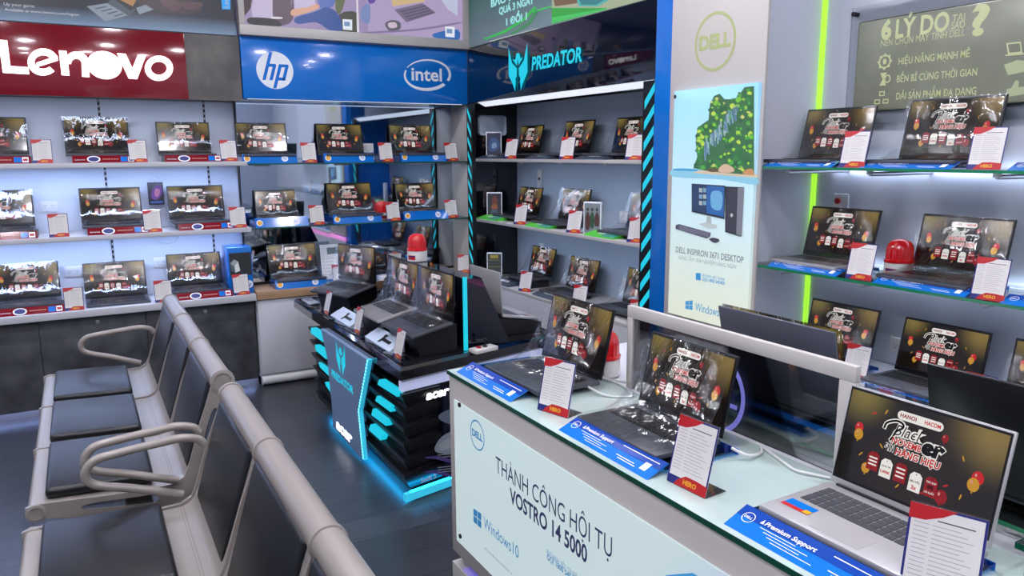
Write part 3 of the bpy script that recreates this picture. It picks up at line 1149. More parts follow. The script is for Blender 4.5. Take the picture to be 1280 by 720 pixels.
# ================================================ far wall, blue-sign display
XL, XR = .93, 2.45
fa = thing('shop_sign', 'wide blue sign with two white logos', 'sign')
MB().box(XL, XR, YF, 5.25, 1.835, 2.2, M_blue, .002).build('panel', fa)
f = FB(YF)
a = MB()
cx, cz, rr = 1.127, 2.007, .112
f.poly(a, ell(cx, cz, rr, rr, 40), M_wprint, 1)


def slant(u, v, k=.3):
    return (cx + u + (v) * k, cz + v)


def bar(pts, m, k=2):
    f.poly(a, [slant(*p) for p in pts], m, k)


# h
bar([(-.062, -.06), (-.042, -.06), (-.042, .108), (-.062, .108)], M_blue)
bar([(-.042, .02), (-.02, .02), (-.02, .038), (-.042, .038)], M_blue)
bar([(-.02, -.06), (0, -.06), (0, .03), (-.006, .038), (-.02, .038)], M_blue)
# p
bar([(.014, -.108), (.034, -.108), (.034, .038), (.014, .038)], M_blue)
bar([(.034, .02), (.056, .02), (.056, .038), (.034, .038)], M_blue)
bar([(.056, -.052), (.076, -.06), (.076, .03), (.07, .038), (.056, .038)], M_blue)
bar([(.034, -.06), (.07, -.06), (.076, -.052), (.056, -.042), (.034, -.042)], M_blue)
a.build('hp_logo', fa, smooth=False)
a = MB()
f.text(a, 'intel', 2.03, 1.985, M_wprint, w=.225, h=.088, k=1, bold=.02)
ic = (2.15, 2.022)


def swoosh(a0, a1, w0, w1, rx, ry, n=26):
    o_, i_ = [], []
    for i in range(n + 1):
        t = i / n
        an = a0 + (a1 - a0) * t
        w = w0 + (w1 - w0) * t
        c_, s_ = math.cos(an), math.sin(an)
        x, y = rx * c_, ry * s_
        o_.append((ic[0] + x, ic[1] + y + .06 * x))
        x, y = (rx - w) * c_, (ry - w) * s_
        i_.append((ic[0] + x, ic[1] + y + .06 * x))
    for i in range(n):
        f.poly(a, [o_[i], o_[i + 1], i_[i + 1], i_[i]], M_wprint, 1)


swoosh(R(150), R(-25), .006, .02, .175, .105)
swoosh(R(160), R(318), .012, .024, .175, .105)
a.build('intel_logo', fa, smooth=False)
MB().box(XL + .03, XR - .03, 4.975, 5.0, 1.833, 1.8345, M_ledw2).build('led_strip', fa)

# framed light box above
lb_ = thing('framed_light_box', 'white framed light box with two photographs above the blue sign', 'light box')
f = FB(4.925)
fm = MB()
x0, x1, z0 = XL - .005, 2.5, 2.203
fm.box(x0, x1, 4.91, 4.96, z0, z0 + .06, M_warm, .004)
fm.box(x0, x0 + .035, 4.91, 4.96, z0 + .06, 2.9, M_warm, .004)
fm.box(x1 - .09, x1, 4.91, 5.0, z0 + .06, 2.9, M_warm, .004)
fm.build('frame', lb_)
M_lav = glow('art_lavender', '#a996c2', .75)
MB().box(x0 + .036, 1.73, 4.927, 4.95, z0 + .06, 2.9, M_lav).build('left_photograph', lb_)
MB().box(1.731, x1 - .091, 4.927, 4.95, z0 + .06, 2.9, glow('art_blanket', '#b9a6cf', .8)).build('right_photograph', lb_)
a = MB()
f = FB(4.9265)
pp = lambda pts, h, s=.7, k=1, sm=3: f.pxpoly(a, pts, glow('art' + h.strip('#'), h, s), k, sm)
pp([(297, 0), (316, 0), (312, 12), (306, 20), (304, 30), (297, 32)], '#4c2f33', .5)
pp([(316, -4), (345, -4), (345, 20), (336, 34), (318, 28)], '#cbbdde', .8, 1)
pp([(343, -8), (366, -8), (366, 24), (352, 32), (342, 26)], '#6d5468', .6, 2)
pp([(366, -6), (390, -6), (392, 10), (366, 14)], '#cbbfe0', .8, 2)
pp([(365, 12), (385, 9), (395, 5), (400, 8), (390, 14), (366, 20)], '#e2a98c', .8, 3)
pp([(369, 22), (392, 15), (410, 9), (424, 20), (427, 40), (412, 38), (395, 28), (372, 30)], '#2b54a6', .7, 4)
pp([(398, -6), (418, -6), (416, 8), (400, 10)], '#5b74c8', .7, 3)
pp([(420, -6), (432, -6), (426, 16), (420, 14)], '#6f7a4a', .6, 4)
pp([(424, 18), (446, 16), (446, 43), (426, 41)], '#5a5a48', .5, 3)
pp([(312, 22), (344, 24), (352, 32), (340, 33), (312, 30)], '#2d2127', .4, 5)
pp([(340, 21), (352, 21.5), (352, 23.5), (340, 23.5)], '#e8e4ea', .8, 6)
pp([(297, 30), (446, 42.5), (446, 44), (297, 33.5)], '#40353c', .4, 5, 0)
pp([(445, -6), (447, -6), (449, 44), (446, 44)], '#e9e4ee', .8, 7, 0)
pp([(491, 8), (531, 2), (528, -6), (488, -6)], '#dcbf8e', .8, 2, 0)
pp([(493, 12), (528, 4), (545, 16), (508, 28)], '#8d80a0', .6, 2, 0)
for i in range(4):
    pp([(500 + i * 3.2, 14.5 + i * 3.1), (532 + i * 3, 6.5 + i * 2.8), (533 + i * 3, 7.5 + i * 2.8), (501 + i * 3.2, 15.5 + i * 3.1)], '#6a5f80', .5, 3, 0)
pp([(481, 30), (490, 25), (500, 28), (500, 36), (488, 39)], '#6f6b7a', .6, 2)
pp([(485, 29), (494, 28), (496, 34), (487, 35)], '#d8c6d8', .8, 3)
pp([(452, 10), (462, 5), (462, 28), (452, 26)], '#8598d0', .7, 2)
pp([(460, -6), (470, -6), (468, 3), (461, 4)], '#6b4fb0', .7, 3)
pp([(548, -6), (572, -6), (572, 20), (560, 12)], '#c8cfe8', .8, 2, 0)
pp([(542, 42), (572, 37), (572, 51), (546, 48)], '#2c6bbd', .8, 3)
for (ax_, ay) in ((428, 24), (556, 33)):
    pp([(ax_, ay), (ax_ + 12, ay + .8), (ax_ + 12, ay + 14), (ax_ + .5, ay + 13)], '#e6edf6', .9, 8, 0)
    pp([(ax_ + 2, ay + 3), (ax_ + 9, ay + 3.6), (ax_ + 9, ay + 9), (ax_ + 2, ay + 8.6)], '#7da3d4', .7, 9, 0)
pp([(455, 40), (520, 36), (572, 28), (572, 30), (520, 38.5), (455, 42)], '#9d8bb8', .6, 2, 3)
a.build('print', lb_, smooth=False)

# mirror back, side panel
mr = thing('mirror_panel', 'large mirror behind the glass shelves under the blue sign', 'mirror')
MB().box(XL, 2.45, 5.231, 5.24, .65, 1.835, M_mirror).build('mirror_glass', mr)
MB().box(XL, 2.45, 5.2405, 5.26, .62, 1.835, M_hidden).build('backing', mr)
o = MB().box(2.451, 2.47, 4.951, 5.3, 0, 1.834, M_warm, .002).build('side_panel')
tag(o, 'pale vertical side panel right of the mirror under the blue sign', 'panel')

HT, HM, HB = 1.44, 1.038, .633
for z, lb in ((HT, 'upper glass shelf under the blue sign'), (HM, 'lower glass shelf under the blue sign')):
    s = thing('glass_shelf', lb, 'shelf')
    MB().box(XL, 2.449, YF, 5.229, z - .008, z, M_glass).build('glass_pane', s, smooth=False)
    MB().box(XL, 2.449, YF - .0012, YF - .0002, z - .008, z, M_edge).build('front_edge', s)
    for x in (1.02, 1.53, 2.07, 2.4):
        br = MB().box(x - .05, x + .05, 4.99, 5.0, z - .019, z - .0085, M_alu, .002)
        br.build('bracket', s)
    MB().box(XL + .05, 2.4, 5.205, 5.215, z - .0095, z - .0085, M_ledw3).build('led_strip', s)
wc = thing('base_cabinet', 'white base cabinet with light wood top under the blue sign', 'cabinet')
MB().box(XL, 2.45, YF, 5.229, HB - .055, HB, M_wood, .003).build('wood_top', wc)
bd = MB().box(XL, 2.45, 4.985, 5.229, .06, HB - .056, M_cab)
bd.build('body', wc)
for x0, x1 in ((XL + .005, 1.43), (1.435, 1.94), (1.945, 2.445)):
    MB().box(x0, x1, 4.968, 4.984, .08, HB - .06, M_cab, .002).build('door', wc)
MB().cyl((XL + .005, 4.985, .035), (2.44, 4.985, .035), .03, M_white, 14).build('foot_pipe', wc)

hx = {'upper': (HT, (1.072, 1.592, 2.112), (1.069, 1.578, 2.11)), 'lower': (HM, (1.135, 1.642, 2.135), (1.12, 1.62, 2.12))}
for rn, (z, xs, ts) in hx.items():
    for i, x in enumerate(xs):
        sc = (.8 if (rn == 'lower' and i == 0) else .9 if (rn == 'lower' and i == 2) else .96)
        place(LAP if i != 1 else LAPS, (x, 4.962 + LD * .96, z + .0435), 0, f'open laptop, {pos3[i]} of three, {rn} glass shelf under blue sign', 'laptops under the blue sign', sc)
        place(ST['hp'], (ts[i], 4.955, z), 0, f'blue acrylic tray under {pos3[i]} laptop, {rn} glass shelf under blue sign', 'blue acrylic trays')
place(LAP, (1.228, 4.962 + LD * .98, HB + .0435), 0, 'open laptop alone on the wood top under the blue sign', 'laptops under the blue sign', .98)
place(ST['hp'], (1.222, 4.955, HB), 0, 'blue acrylic tray under the laptop on the wood top under the blue sign', 'blue acrylic trays')
for x, z, wh in ((1.315, HT, 'between the leftmost and middle trays, upper glass shelf under blue sign'), (1.838, HT, 'between the middle and rightmost trays, upper glass shelf under blue sign'), (2.326, HT, 'at right end, upper glass shelf under blue sign'),
                 (1.346, HM, 'between the leftmost and middle trays, lower glass shelf under blue sign'), (1.877, HM, 'before the siren, lower glass shelf under blue sign'), (2.317, HM, 'at right end, lower glass shelf under blue sign'),
                 (1.482, HB, 'beside the leaflets on the wood top under blue sign'), (2.405, HB, 'at the right corner of the wood top under blue sign')):
    place(CARD, (x, 4.961, z), 0 if x < 2.4 else R(-30), f'price card {wh}', 'price cards under the blue sign')
place(SIREN, (1.845, 5.12, HM), 0, 'red alarm siren on white base behind a price card on the lower glass shelf', 'red alarm sirens', .95)
place(SOCK, (1.795, 5.2308, 1.535), 0, 'white wall socket on the mirror beside rightmost upper laptop', 'wall sockets')

bx = thing('product_box', 'blue box with dark window panel and round logo left of the wood top', 'box')
MB().box(.778, .924, 5.0, 5.2, ZB, ZB + .3, M_bluetray, .004).build('carton', bx)
a = MB()
f = FB(4.9995)
f.rect(a, .786, .918, ZB + .12, ZB + .265, M_pdk, 1)
f.poly(a, [(.79, ZB + .2), (.815, ZB + .225), (.838, ZB + .21), (.815, ZB + .18)], M_pl, 2)
f.poly(a, [(.79, ZB + .2), (.815, ZB + .18), (.818, ZB + .14), (.793, ZB + .155)], M_pl2, 2)
f.poly(a, [(.838, ZB + .21), (.815, ZB + .18), (.818, ZB + .14), (.848, ZB + .15)], M_pw, 2)
f.poly(a, ell(.895, ZB + .06, .026, .026, 20), M_wprint, 1)
f.text(a, 'hp', .895, ZB + .048, M_blue, h=.026, k=2, align='c', shear=.25)
a.build('print', bx, smooth=False)
bx2 = bx
lf = thing('leaflet_holder', 'clear holder with white price leaflets beside the laptop on the wood top', 'leaflets')
for i in range(2):
    m_ = Matrix.Translation((1.452 + .018 * i, 5.08 + .014 * (1 - i), HB + .02)) @ Matrix.Rotation(R(-9), 4, 'X')
    a = MB().box(-.055, .055, 0, .002, 0, .235, M_wprint, 0, m_)
    f = Fr(m_ @ Vector((0, -.0003, 0)), (1, 0, 0), m_.to_3x3() @ Vector((0, 0, 1)))
    f.rect(a, -.03, .045, .17, .215, glow('leaflet_blue', '#a9cdea', .15), 1)
    for j in range(6):
        f.rect(a, -.045, .04, .03 + j * .022, .032 + j * .022, M_greyp, 1)
    a.build('leaflet', lf, smooth=False)
MB().box(1.398, 1.53, 5.05, 5.14, HB, HB + .02, M_bluetray, .003).build('tray', lf)

# ================================================= right wall, black-sign bay
XF = 2.45
PB = 2.84
Y0, Y1 = 2.9, 4.93          # near and far ends
pd_ = thing('shop_sign', 'glossy black sign with glowing cyan emblem and lettering', 'sign')
MB().box(XF, 2.86, 2.87, 4.94, 1.84, 2.213, M_navyg, .002).build('panel', pd_)
f = FR(XF - .008)
a = MB()


def pred_emblem(fr, mb, cx, cy, W, H, m, k=1):
    """two-winged mask emblem"""
    def q(pts):
        for sgn in (1, -1):
            fr.poly(mb, [(cx + sgn * x * W / 2, cy + y * H) for x, y in pts], m, k)
    q([(.98, .5), (1.0, -.12), (.45, -.38), (.3, -.5), (.25, -.22), (.12, -.16), (.1, .0), (.62, .14)])
    q([(.54, .22), (.1, .06), (.0, .2), (.0, .33), (.14, .33), (.28, .2)])
    q([(.22, -.26), (.3, -.5), (.5, -.36), (.5, -.28)])


pred_emblem(f, a, -4.225, 2.012, .235, .275, M_cyan)
a.build('emblem', pd_, smooth=False)
a = MB()
f.text(a, 'PREDATOR', -4.06, 1.985, M_cyan, w=.53, h=.078, k=1, bold=.03, shear=.12)
a.build('lettering', pd_, smooth=False)
# sloped light diffuser under the sign
MB().prism([(XF + .003, 2.95, 1.839), (XF + .06, 2.95, 1.839), (XF + .06, 2.95, 1.812)], (0, 1.85, 0), M_ledw2).build('light_strip', pd_)

# poster above
po = thing('wall_poster', 'green and grey gaming poster above the black sign', 'poster')
gm = grad(mat('poster_green', '#4a5a5e', .3), 2.213, 2.5, '#65757b', '#2b5a52', .45)
MB().box(XF - .005, 2.86, 2.87, 4.9, 2.214, 2.9, gm).build('panel', po)
f = FR(XF - .006)
a = MB()
g = lambda pts, h, s=.7, k=1, sm=0: f.pxpoly(a, pts, glow('art' + h.strip('#'), h, s), k, sm)
g([(690, -12), (690, 30), (760, 12), (820, -4), (820, -30)], '#b9c7a2', .7, 1)
g([(690, 10), (760, 10), (756, 12.5), (690, 30)], '#1fae2c', .8, 2)
g([(690, 22), (760, 10), (757, 12.5), (690, 29.5)], '#3fd060', .8, 3)
g([(692, 0), (722, -6), (722, 4), (694, 8)], '#8a6a48', .6, 3)
g([(720, -4), (760, -12), (762, 0), (748, 8), (724, 8)], '#56c7c0', .7, 4)
g([(724, -2), (756, -9), (757, -1), (746, 6), (727, 6)], '#2d8f94', .7, 5)
g([(605, 48), (630, 38), (655, 22), (668, 8), (671, 9), (657, 25), (632, 41), (606, 50)], '#22c24a', .8, 2)
g([(638, 42), (660, 28), (670, 12), (673, 14), (663, 30), (640, 44)], '#37a85a', .6, 2)
g([(665, 14), (690, 7), (690, 9), (666, 16)], '#2fd052', .8, 2)
g([(612, 51.5), (672, 35), (672, 36), (612, 52.5)], '#dfe8e6', .6, 2)
a.build('artwork', po, smooth=False)
a = MB()
M_pt = glow('art_teal_text', '#9fe6e8', .9)
f.pxtext(a, 'BẢO HÀNH', (614, 6), (666, -6), M_pt, h=.045, k=4, bold=.04)
f.pxtext(a, 'QUÁ 3 NGÀY', (624, 16), (668, 6), M_pt, h=.042, k=4, bold=.04)
f.pxtext(a, '1 ĐỔI 1', (633, 31), (659, 25), M_pt, h=.042, k=4, bold=.04)
a.build('print', po, smooth=False)

pbk = tag(MB().box(PB, 2.86, 2.87, 4.93, 0, 1.838, M_predback).build('back_panel'), 'blue-grey back panel behind the shelves under the black sign', 'wall panel')
sp_ = thing('side_panel', 'black gloss inner side panel at the far end under the black sign', 'panel')
MB().box(XF + .012, PB - .001, 4.931, 4.948, .05, 1.838, M_black).build('panel', sp_)
a = MB().box(XF + .07, PB - .1, 4.925, 4.93, 1.62, 1.76, M_predback, .02)
a.build('raised_plate', sp_)


def stripe_frame(name, label, y0, y1, z0, z1, lean):
    t = thing(name, label, 'frame')
    p = MB()
    yc = (y0 + y1) / 2
    p.prism([(XF - .012, y0 + .02, z0), (XF - .012, y0, z0 + .1), (XF - .012, y0, z1), (XF - .012, y1, z1), (XF - .012, y1, z0)], (.024, 0, 0), M_blackm)
    p.build('post', t)
    z = z0 + .1
    n = 0
    while z < z1 - .12:
        sl = MB()
        f = FR(XF - .0125)
        a_, b_ = y0 + .018, y1 - .014
        if lean > 0:
            f.poly(sl, [(-b_, z + .0), (-b_, z + .042), (-a_, z + .125), (-a_, z + .083)], M_cyan, 1)
        else:
            f.poly(sl, [(-b_, z + .115), (-a_, z + .038), (-a_, z), (-b_, z + .077)], M_cyan, 1)
        sl.build('light_slot', t, smooth=False)
        z += .1
    return t


stripe_frame('striped_light_frame', 'black frame post with slanted cyan light slots, beside the beach poster pillar', 2.895, 3.0, .6, 1.835, 1)
stripe_frame('striped_light_frame', 'black frame post with slanted cyan light slots, beside the mirror', 4.862, 4.948, .6, 1.835, -1)

PT, PM, PBZ = 1.457, 1.035, .60
for z, lb in ((PT, 'upper pale shelf under the black sign'), (PM, 'middle pale shelf under the black sign')):
    s = thing('display_shelf', lb, 'shelf')
    MB().box(XF + .012, PB - .001, 3.0, 4.93, z - .02, z, M_shelf, .002).build('board', s)
    MB().box(XF + .1, XF + .115, 3.05, 4.85, z - .0215, z - .0205, M_ledw3).build('led_strip', s)
    for y in (3.35, 3.8, 4.25):
        MB().box(XF + .02, XF + .04, y - .012, y + .012, z - .028, z - .0205, M_white, .002).build('clip', s)
s = thing('base_counter', 'pale counter with a plain drop front under the black sign', 'counter')
MB().box(XF + .012, PB - .001, 2.9, 4.93, PBZ - .02, PBZ, M_shelf, .002).build('top', s)
MB().prism([(XF + .012, 4.86, PBZ - .021), (XF + .012, 4.7, .41), (XF + .012, 2.9, .41), (XF + .012, 2.9, PBZ - .021)], (.02, 0, 0), M_cab).build('front_board', s)
MB().box(XF + .16, PB - .001, 2.9, 4.93, 0, PBZ - .021, M_blackm).build('plinth', s)
MB().box(XF + .04, PB - .002, 3.05, 4.9, PBZ + .0004, PBZ + .002, M_shelf).build('mat', s)

prows = (('upper', PT, (4.59, 4.0, 3.46), (4.72, 4.06, 3.5)), ('middle', PM, (4.6, 4.03, 3.31), (4.72, 4.06, 3.4)), ('lower', PBZ + .002, (4.43, 3.93, 3.33), (4.55, 3.97, 3.3)))
fars = ('farthest', 'middle', 'nearest')
for rn, z, ys, ls in prows:
    for i, y in enumerate(ys):
        el = .05 if (rn, i) == ('lower', 0) else .022
        sc = .9 if i == 0 else .95
        x = XF + .06 + LD * sc + (.02 if i == 0 else 0)
        st = MB().box(x - LD * sc + .03, x - .01, y - .15, y + .15, z + .0005, z + el - .001, M_blackm, .004).build('riser_block')
        tag(st, f'low black block under the {fars[i]} laptop, {rn} shelf under black sign', 'riser', 'black riser blocks')
        place(LAPS, (x, y, z + el), -PI / 2, f'open laptop under film, {fars[i]} of three, {rn} shelf under black sign', 'laptops under the black sign', sc)
        if (rn, i) != ('lower', 2):
            place(ST['acer' if rn == 'middle' else 'pred'], (XF + .018, ls[i], z), -PI / 2,
                  f'{"green" if rn == "middle" else "dark grey"} label wedge before the {fars[i]} laptop, {rn} shelf under black sign', 'label wedges')
for rn, z, ys in (('upper', PT, (4.4, 3.74, 3.12)), ('middle', PM, (4.28, 3.66, 3.09)), ('lower', PBZ + .002, (4.22, 3.6, 3.07))):
    for i, y in enumerate(ys):
        place(CARD, (XF + .03, y, z), R(-68), f'price card right of the {fars[i]} laptop, {rn} shelf under black sign', 'price cards under the black sign')


def picture_board(x, y, z, rz, label, cols, kind):
    t = thing('picture_board', label, 'picture board', (x, y, z), rz)
    MB().box(-.055, .055, 0, .02, 0, .185, M_wprint, .002).build('board', t)
    f = Fr((0, -.0004, 0), (1, 0, 0), (0, 0, 1))
    a = MB()
    G = lambda h, s=.35: glow('art' + h.strip('#'), h, s)
    f.rect(a, -.049, .049, .008, .177, G(cols[0]), 1)
    if kind == 0:
        f.poly(a, smooth([(-.035, .06), (.0, .05), (.04, .08), (.03, .13), (-.02, .14)], 3), G(cols[1]), 2)
        f.poly(a, smooth([(-.01, .07), (.02, .08), (.015, .11), (-.012, .1)], 3), G(cols[2]), 3)
    elif kind == 1:
        f.poly(a, smooth([(-.015, .09), (.012, .085), (.025, .11), (.015, .155), (-.01, .15)], 3), G(cols[1]), 2)
        f.poly(a, smooth([(-.02, .07), (.02, .065), (.02, .095), (-.012, .1)], 3), G(cols[2]), 3)
        f.rect(a, -.025, .025, .04, .06, G('#5c7796'), 2)
        f.rect(a, -.042, .042, .018, .028, G('#c8d4de'), 2)
    elif kind == 2:
        for i, u in enumerate((-.028, .0, .03)):
            f.poly(a, smooth([(u - .012, .03 + .01 * i), (u + .012, .03 + .01 * i), (u + .014, .1), (u, .13), (u - .014, .1)], 2), G(cols[1 + i % 2]), 2)
            f.poly(a, ell(u, .142, .008, .01, 10), G('#3a2a2a'), 3)
    else:
        f.rect(a, -.03, .03, .145, .168, G('#d8c25a'), 2)
        for i in range(5):
            f.rect(a, -.045, .045, .03 + i * .024, .04 + i * .024, G(cols[1 + i % 2]), 2)
        f.rect(a, -.04, .0, .012, .03, G('#b8c4d8'), 3)
    a.build('print', t, smooth=False)


picture_board(XF + .125, 4.80, PT, R(-38), 'small blue picture board at far end of the upper shelf under black sign', ('#152a55', '#3564b0', '#9cc4f0'), 0)
picture_board(XF + .125, 4.80, PM, R(-38), 'small dark picture board with orange figure, far end of middle shelf', ('#252a38', '#8e3a30', '#c26a34'), 1)
picture_board(XF + .08, 3.54, PM, R(-60), 'white picture board with three figures in the middle of the middle shelf', ('#aebfd2', '#6a3038', '#2f6a40'), 2)
picture_board(XF + .12, 4.80, PBZ + .002, R(-38), 'small picture board with yellow heading on the lower counter', ('#3a4450', '#8a8a52', '#525c66'), 3)
for y, z, rn, wh in ((4.17, PT + .055, 'upper', 'farthest'), (3.6, PT + .055, 'upper', 'middle'), (4.13, PM + .1, 'middle', 'farthest'), (3.62, PM + .08, 'middle', 'middle'), (4.09, PBZ + .13, 'lower', 'farthest'), (3.58, PBZ + .11, 'lower', 'middle')):
    ad = thing('security_box', f'small white wall box behind {wh} laptop, {rn} shelf under black sign', 'security box', (PB, y, z), -PI / 2, 'white wall boxes')
    MB().box(-.035, .035, -.03, 0, -.035, .035, M_white, .005).build('case', ad)
    MB().tube(curve([(0, -.015, -.036), (.01, -.03, -.046), (-.05, -.03, -.05), (-.09, -.02, -.03)], 5), .003, M_cable, 6).build('lead', ad)
for y, z, rn in ((4.6, PM + .28, 'middle'), (4.58, PBZ + .2, 'lower')):
    ad = thing('wall_switch', f'narrow white wall switch with dark button above the {rn} shelf', 'switch', (PB, y, z), -PI / 2)
    MB().box(-.03, .03, -.012, 0, -.06, .06, M_white, .004).build('plate', ad)
    MB().cyl((0, -.016, .0), (0, -.011, .0), .01, M_blackm, 12).build('button', ad)

# ======================================================= beach poster pillar
PX = 2.40
DXB = 2.79
pl = thing('pillar', 'blue and pale grey pillar with round emblem and lit beach poster', 'pillar')
MB().box(PX, 2.86, 2.266, 2.868, 0, 2.9, M_blue, .002).build('core', pl)
MB().box(PX - .014, PX - .0005, 2.19, 2.744, .64, 2.9, M_warm, .003).build('front_panel', pl)
MB().box(PX, DXB - .0005, 2.2615, 2.2658, .0, 2.9, M_panel).build('inner_side', pl)
f = FR(PX - .0145)
a = MB()
u, v = -2.472, 1.953
M_em = mat('emblem_pale_green', '#a9b27a', .4, emit=.06, ecol='#d9e0a8')
f.shape(a, [ell(u, v, .121, .121, 36), ell(u, v, .108, .108, 36)], M_em, 1, )
f.text(a, 'DELL', u - .092, v - .026, M_em, w=.184, h=.058, k=1, bold=.05)
a.build('emblem', pl, smooth=False)
pz0, pz1, py0, py1 = .75, 1.765, 2.205, 2.695
pl2 = thing('lit_poster', 'lit poster of a green island and desktop computer on the pillar', 'poster')
M_psky = mat('poster_sky', '#303030', .12, coat=.3)
grad(M_psky, .8, 1.76, '#d6dcc6', '#8fc8e8', .5)
MB().box(PX - .03, PX - .0142, py0, py1, pz0, pz1, M_psky).build('panel', pl2)
f = FR(PX - .0302)
a = MB()
g = lambda pts, h, s=.85, k=1, sm=3: f.pxpoly(a, pts, glow('art' + h.strip('#') + str(s), h, s), k, sm)
g([(842, 211), (868, 211), (905, 214), (944, 222), (944, 231), (900, 224), (842, 221)], '#8fd0ee', .9, 1)
g([(842, 211), (860, 211), (872, 212), (872, 214), (842, 213)], '#3a9fdb', .9, 2, 0)
g([(868, 216), (882, 212), (905, 213), (943, 217), (943, 222), (905, 219)], '#d9c9b0', .9, 3)
# island silhouette and leafy lumps
g([(867, 210), (872, 196), (870, 178), (872, 160), (880, 154), (886, 150), (888, 130), (893, 120), (900, 117), (906, 124), (914, 124), (922, 122), (931, 109), (943, 107.5), (943, 219), (905, 216), (880, 213)], '#3c7a4a', .75, 4, 0)
rn_ = random.Random(11)
isl = [(867, 210), (872, 196), (870, 178), (872, 160), (886, 150), (888, 130), (898, 119), (914, 124), (932, 112), (940, 111), (941, 214), (905, 213), (880, 211)]


def inside(x, y, P):
    c = False
    for i in range(len(P)):
        (x1, y1), (x2, y2) = P[i], P[i - 1]
        if (y1 > y) != (y2 > y) and x < (x2 - x1) * (y - y1) / (y2 - y1) + x1:
            c = not c
    return c


cols_ = ['#46a83a', '#74c234', '#98d03a', '#b8d84a', '#2f8440', '#86be3e', '#4fa03a', '#c4c672']
k = 5
for i in range(300):
    x, y = rn_.uniform(865, 941), rn_.uniform(108, 215)
    if not inside(x, y, isl):
        continue
    r_ = rn_.uniform(2.0, 4.6) * (1 - i / 600)
    if (y - (204 - (x - 878) * 1.3)) ** 2 < 90 and 880 < x < 926 and rn_.random() < .75:
        continue
    ci = rn_.choice((cols_[:4] if 160 < y < 205 else cols_) if i > 110 else ['#256e3c', '#2f7f3c', '#1f5e34'])
    pts = [(x + r_ * rn_.uniform(.7, 1.2) * math.cos(t), y + r_ * rn_.uniform(.7, 1.2) * math.sin(t)) for t in [j * PI / 4 for j in range(8)]]
    g(pts, ci, 1.0, 5 + i * .02, 2)
for i in range(70):
    x, y = rn_.uniform(878, 924), 0
    y = 196 - (x - 872) * 1.25 + rn_.uniform(-9, 9)
    g([(x, y), (x + 1.6, y - 1), (x + 2.4, y + 7), (x + .6, y + 8)], rn_.choice(['#7fa9c8', '#5d88a8', '#a9c4d2']), .8, 11 + i * .02, 0)
g([(899, 214), (903, 207), (909, 205), (917, 209), (919, 214), (910, 216)], '#e2bfa4', .85, 12)
g([(930, 217), (934, 212), (941, 211), (943, 214), (943, 219)], '#d69a68', .85, 12)
g([(884, 212), (896, 210), (899, 214), (890, 215)], '#6d5a36', .7, 12)
# desktop computer
g([(865, 229.5), (907, 232), (906, 274), (865, 265)], '#1a2636', .6, 4, 0)
g([(866, 231), (906, 233.5), (905, 271), (866, 263)], '#1f67b8', .8, 5, 0)
g([(866, 231), (884, 232), (884, 266.8), (866, 263)], '#1c3c6e', .7, 6, 0)
g([(890, 240), (903, 241), (902, 262), (890, 259)], '#6fb4e6', .85, 6)
for i in range(2):
    for j in range(3):
        g([(874.5 + i * 5, 235 + j * 8), (878.5 + i * 5, 235.3 + j * 8), (878.5 + i * 5, 240.5 + j * 8), (874.5 + i * 5, 240.2 + j * 8)], '#8fbbe0' if (i + j) % 2 else '#c4d2d8', .7, 7, 0)
g([(884, 269), (889, 270), (890, 281), (883, 279)], '#b9c4cc', .8, 4, 0)
g([(874, 280), (882, 278), (897, 281), (896, 285), (886, 285.5)], '#c6d0d4', .85, 5, 0)
g([(907, 233), (931, 234), (930, 241), (927, 296), (907, 290)], '#20202c', .6, 6, 0)
g([(909, 235), (923, 235.6), (921, 292), (909, 288.6)], '#3c3a4e', .6, 7, 0)
g([(923, 234.6), (931, 234), (928, 295), (921, 293)], '#8c8c9c', .7, 7, 0)
f.poly(a, ell(f.px(915.5, 269)[0], f.px(915.5, 269)[1], .008, .008, 12), glow('art_white', '#dfe6ee', .6), 9)
g([(845, 281.5), (849, 280), (889, 291), (888, 296), (884, 298), (845, 286)], '#50506e', .7, 5, 0)
for i in range(4):
    g([(849 + i * .4, 281.8 + i * 1.4), (887, 291.6 + i * 1.4), (887, 292.2 + i * 1.4), (849 + i * .4, 282.4 + i * 1.4)], '#9a9ab4', .7, 6, 0)
g([(887, 299), (892, 297), (899, 299), (899, 302), (893, 303.5)], '#45455e', .7, 5)
M_pg = glow('art_text_grey', '#8791a6', .7)
M_pb = glow('art_text_blue', '#3f9fdd', .85)
f.pxtext(a, 'DELL INSPIRON 3671 DESKTOP', (845, 316), (929.5, 328), M_pg, h=.028, k=2, bold=.01)
f.pxtext(a, 'NÂNG TẦM TRẢI NGHIỆM HÀNG NGÀY', (848, 325.5), (921, 334.5), glow('art_text_pale', '#b3bfca', .75), h=.018, k=2)
g([(870, 341), (876, 341.6), (876, 350.5), (870, 349.6)], '#2f95da', .9, 2, 0)
f.pxtext(a, 'BẢO HÀNH 1 ĐỔI 1 TẠI NHÀ', (878, 346.5), (906, 350), M_pb, h=.012, k=2)
f.pxtext(a, 'GỌI 1800 545455', (878, 351.5), (906, 355), M_pb, h=.014, k=2, bold=.02)


def winlogo(fr, mb, p, m, k):
    """four-pane window mark inside the four photo corners p"""
    q = [fr.px(*c) for c in p]
    A, B, Cc, D = [Vector(c) for c in q]
    L_ = lambda s, t: tuple((A * (1 - s) + B * s) * (1 - t) + (D * (1 - s) + Cc * s) * t)
    for s0, s1 in ((0, .48), (.53, 1)):
        for t0, t1 in ((0, .48), (.53, 1)):
            fr.poly(mb, [L_(s0, t0), L_(s1, t0), L_(s1, t1), L_(s0, t1)], m, k)


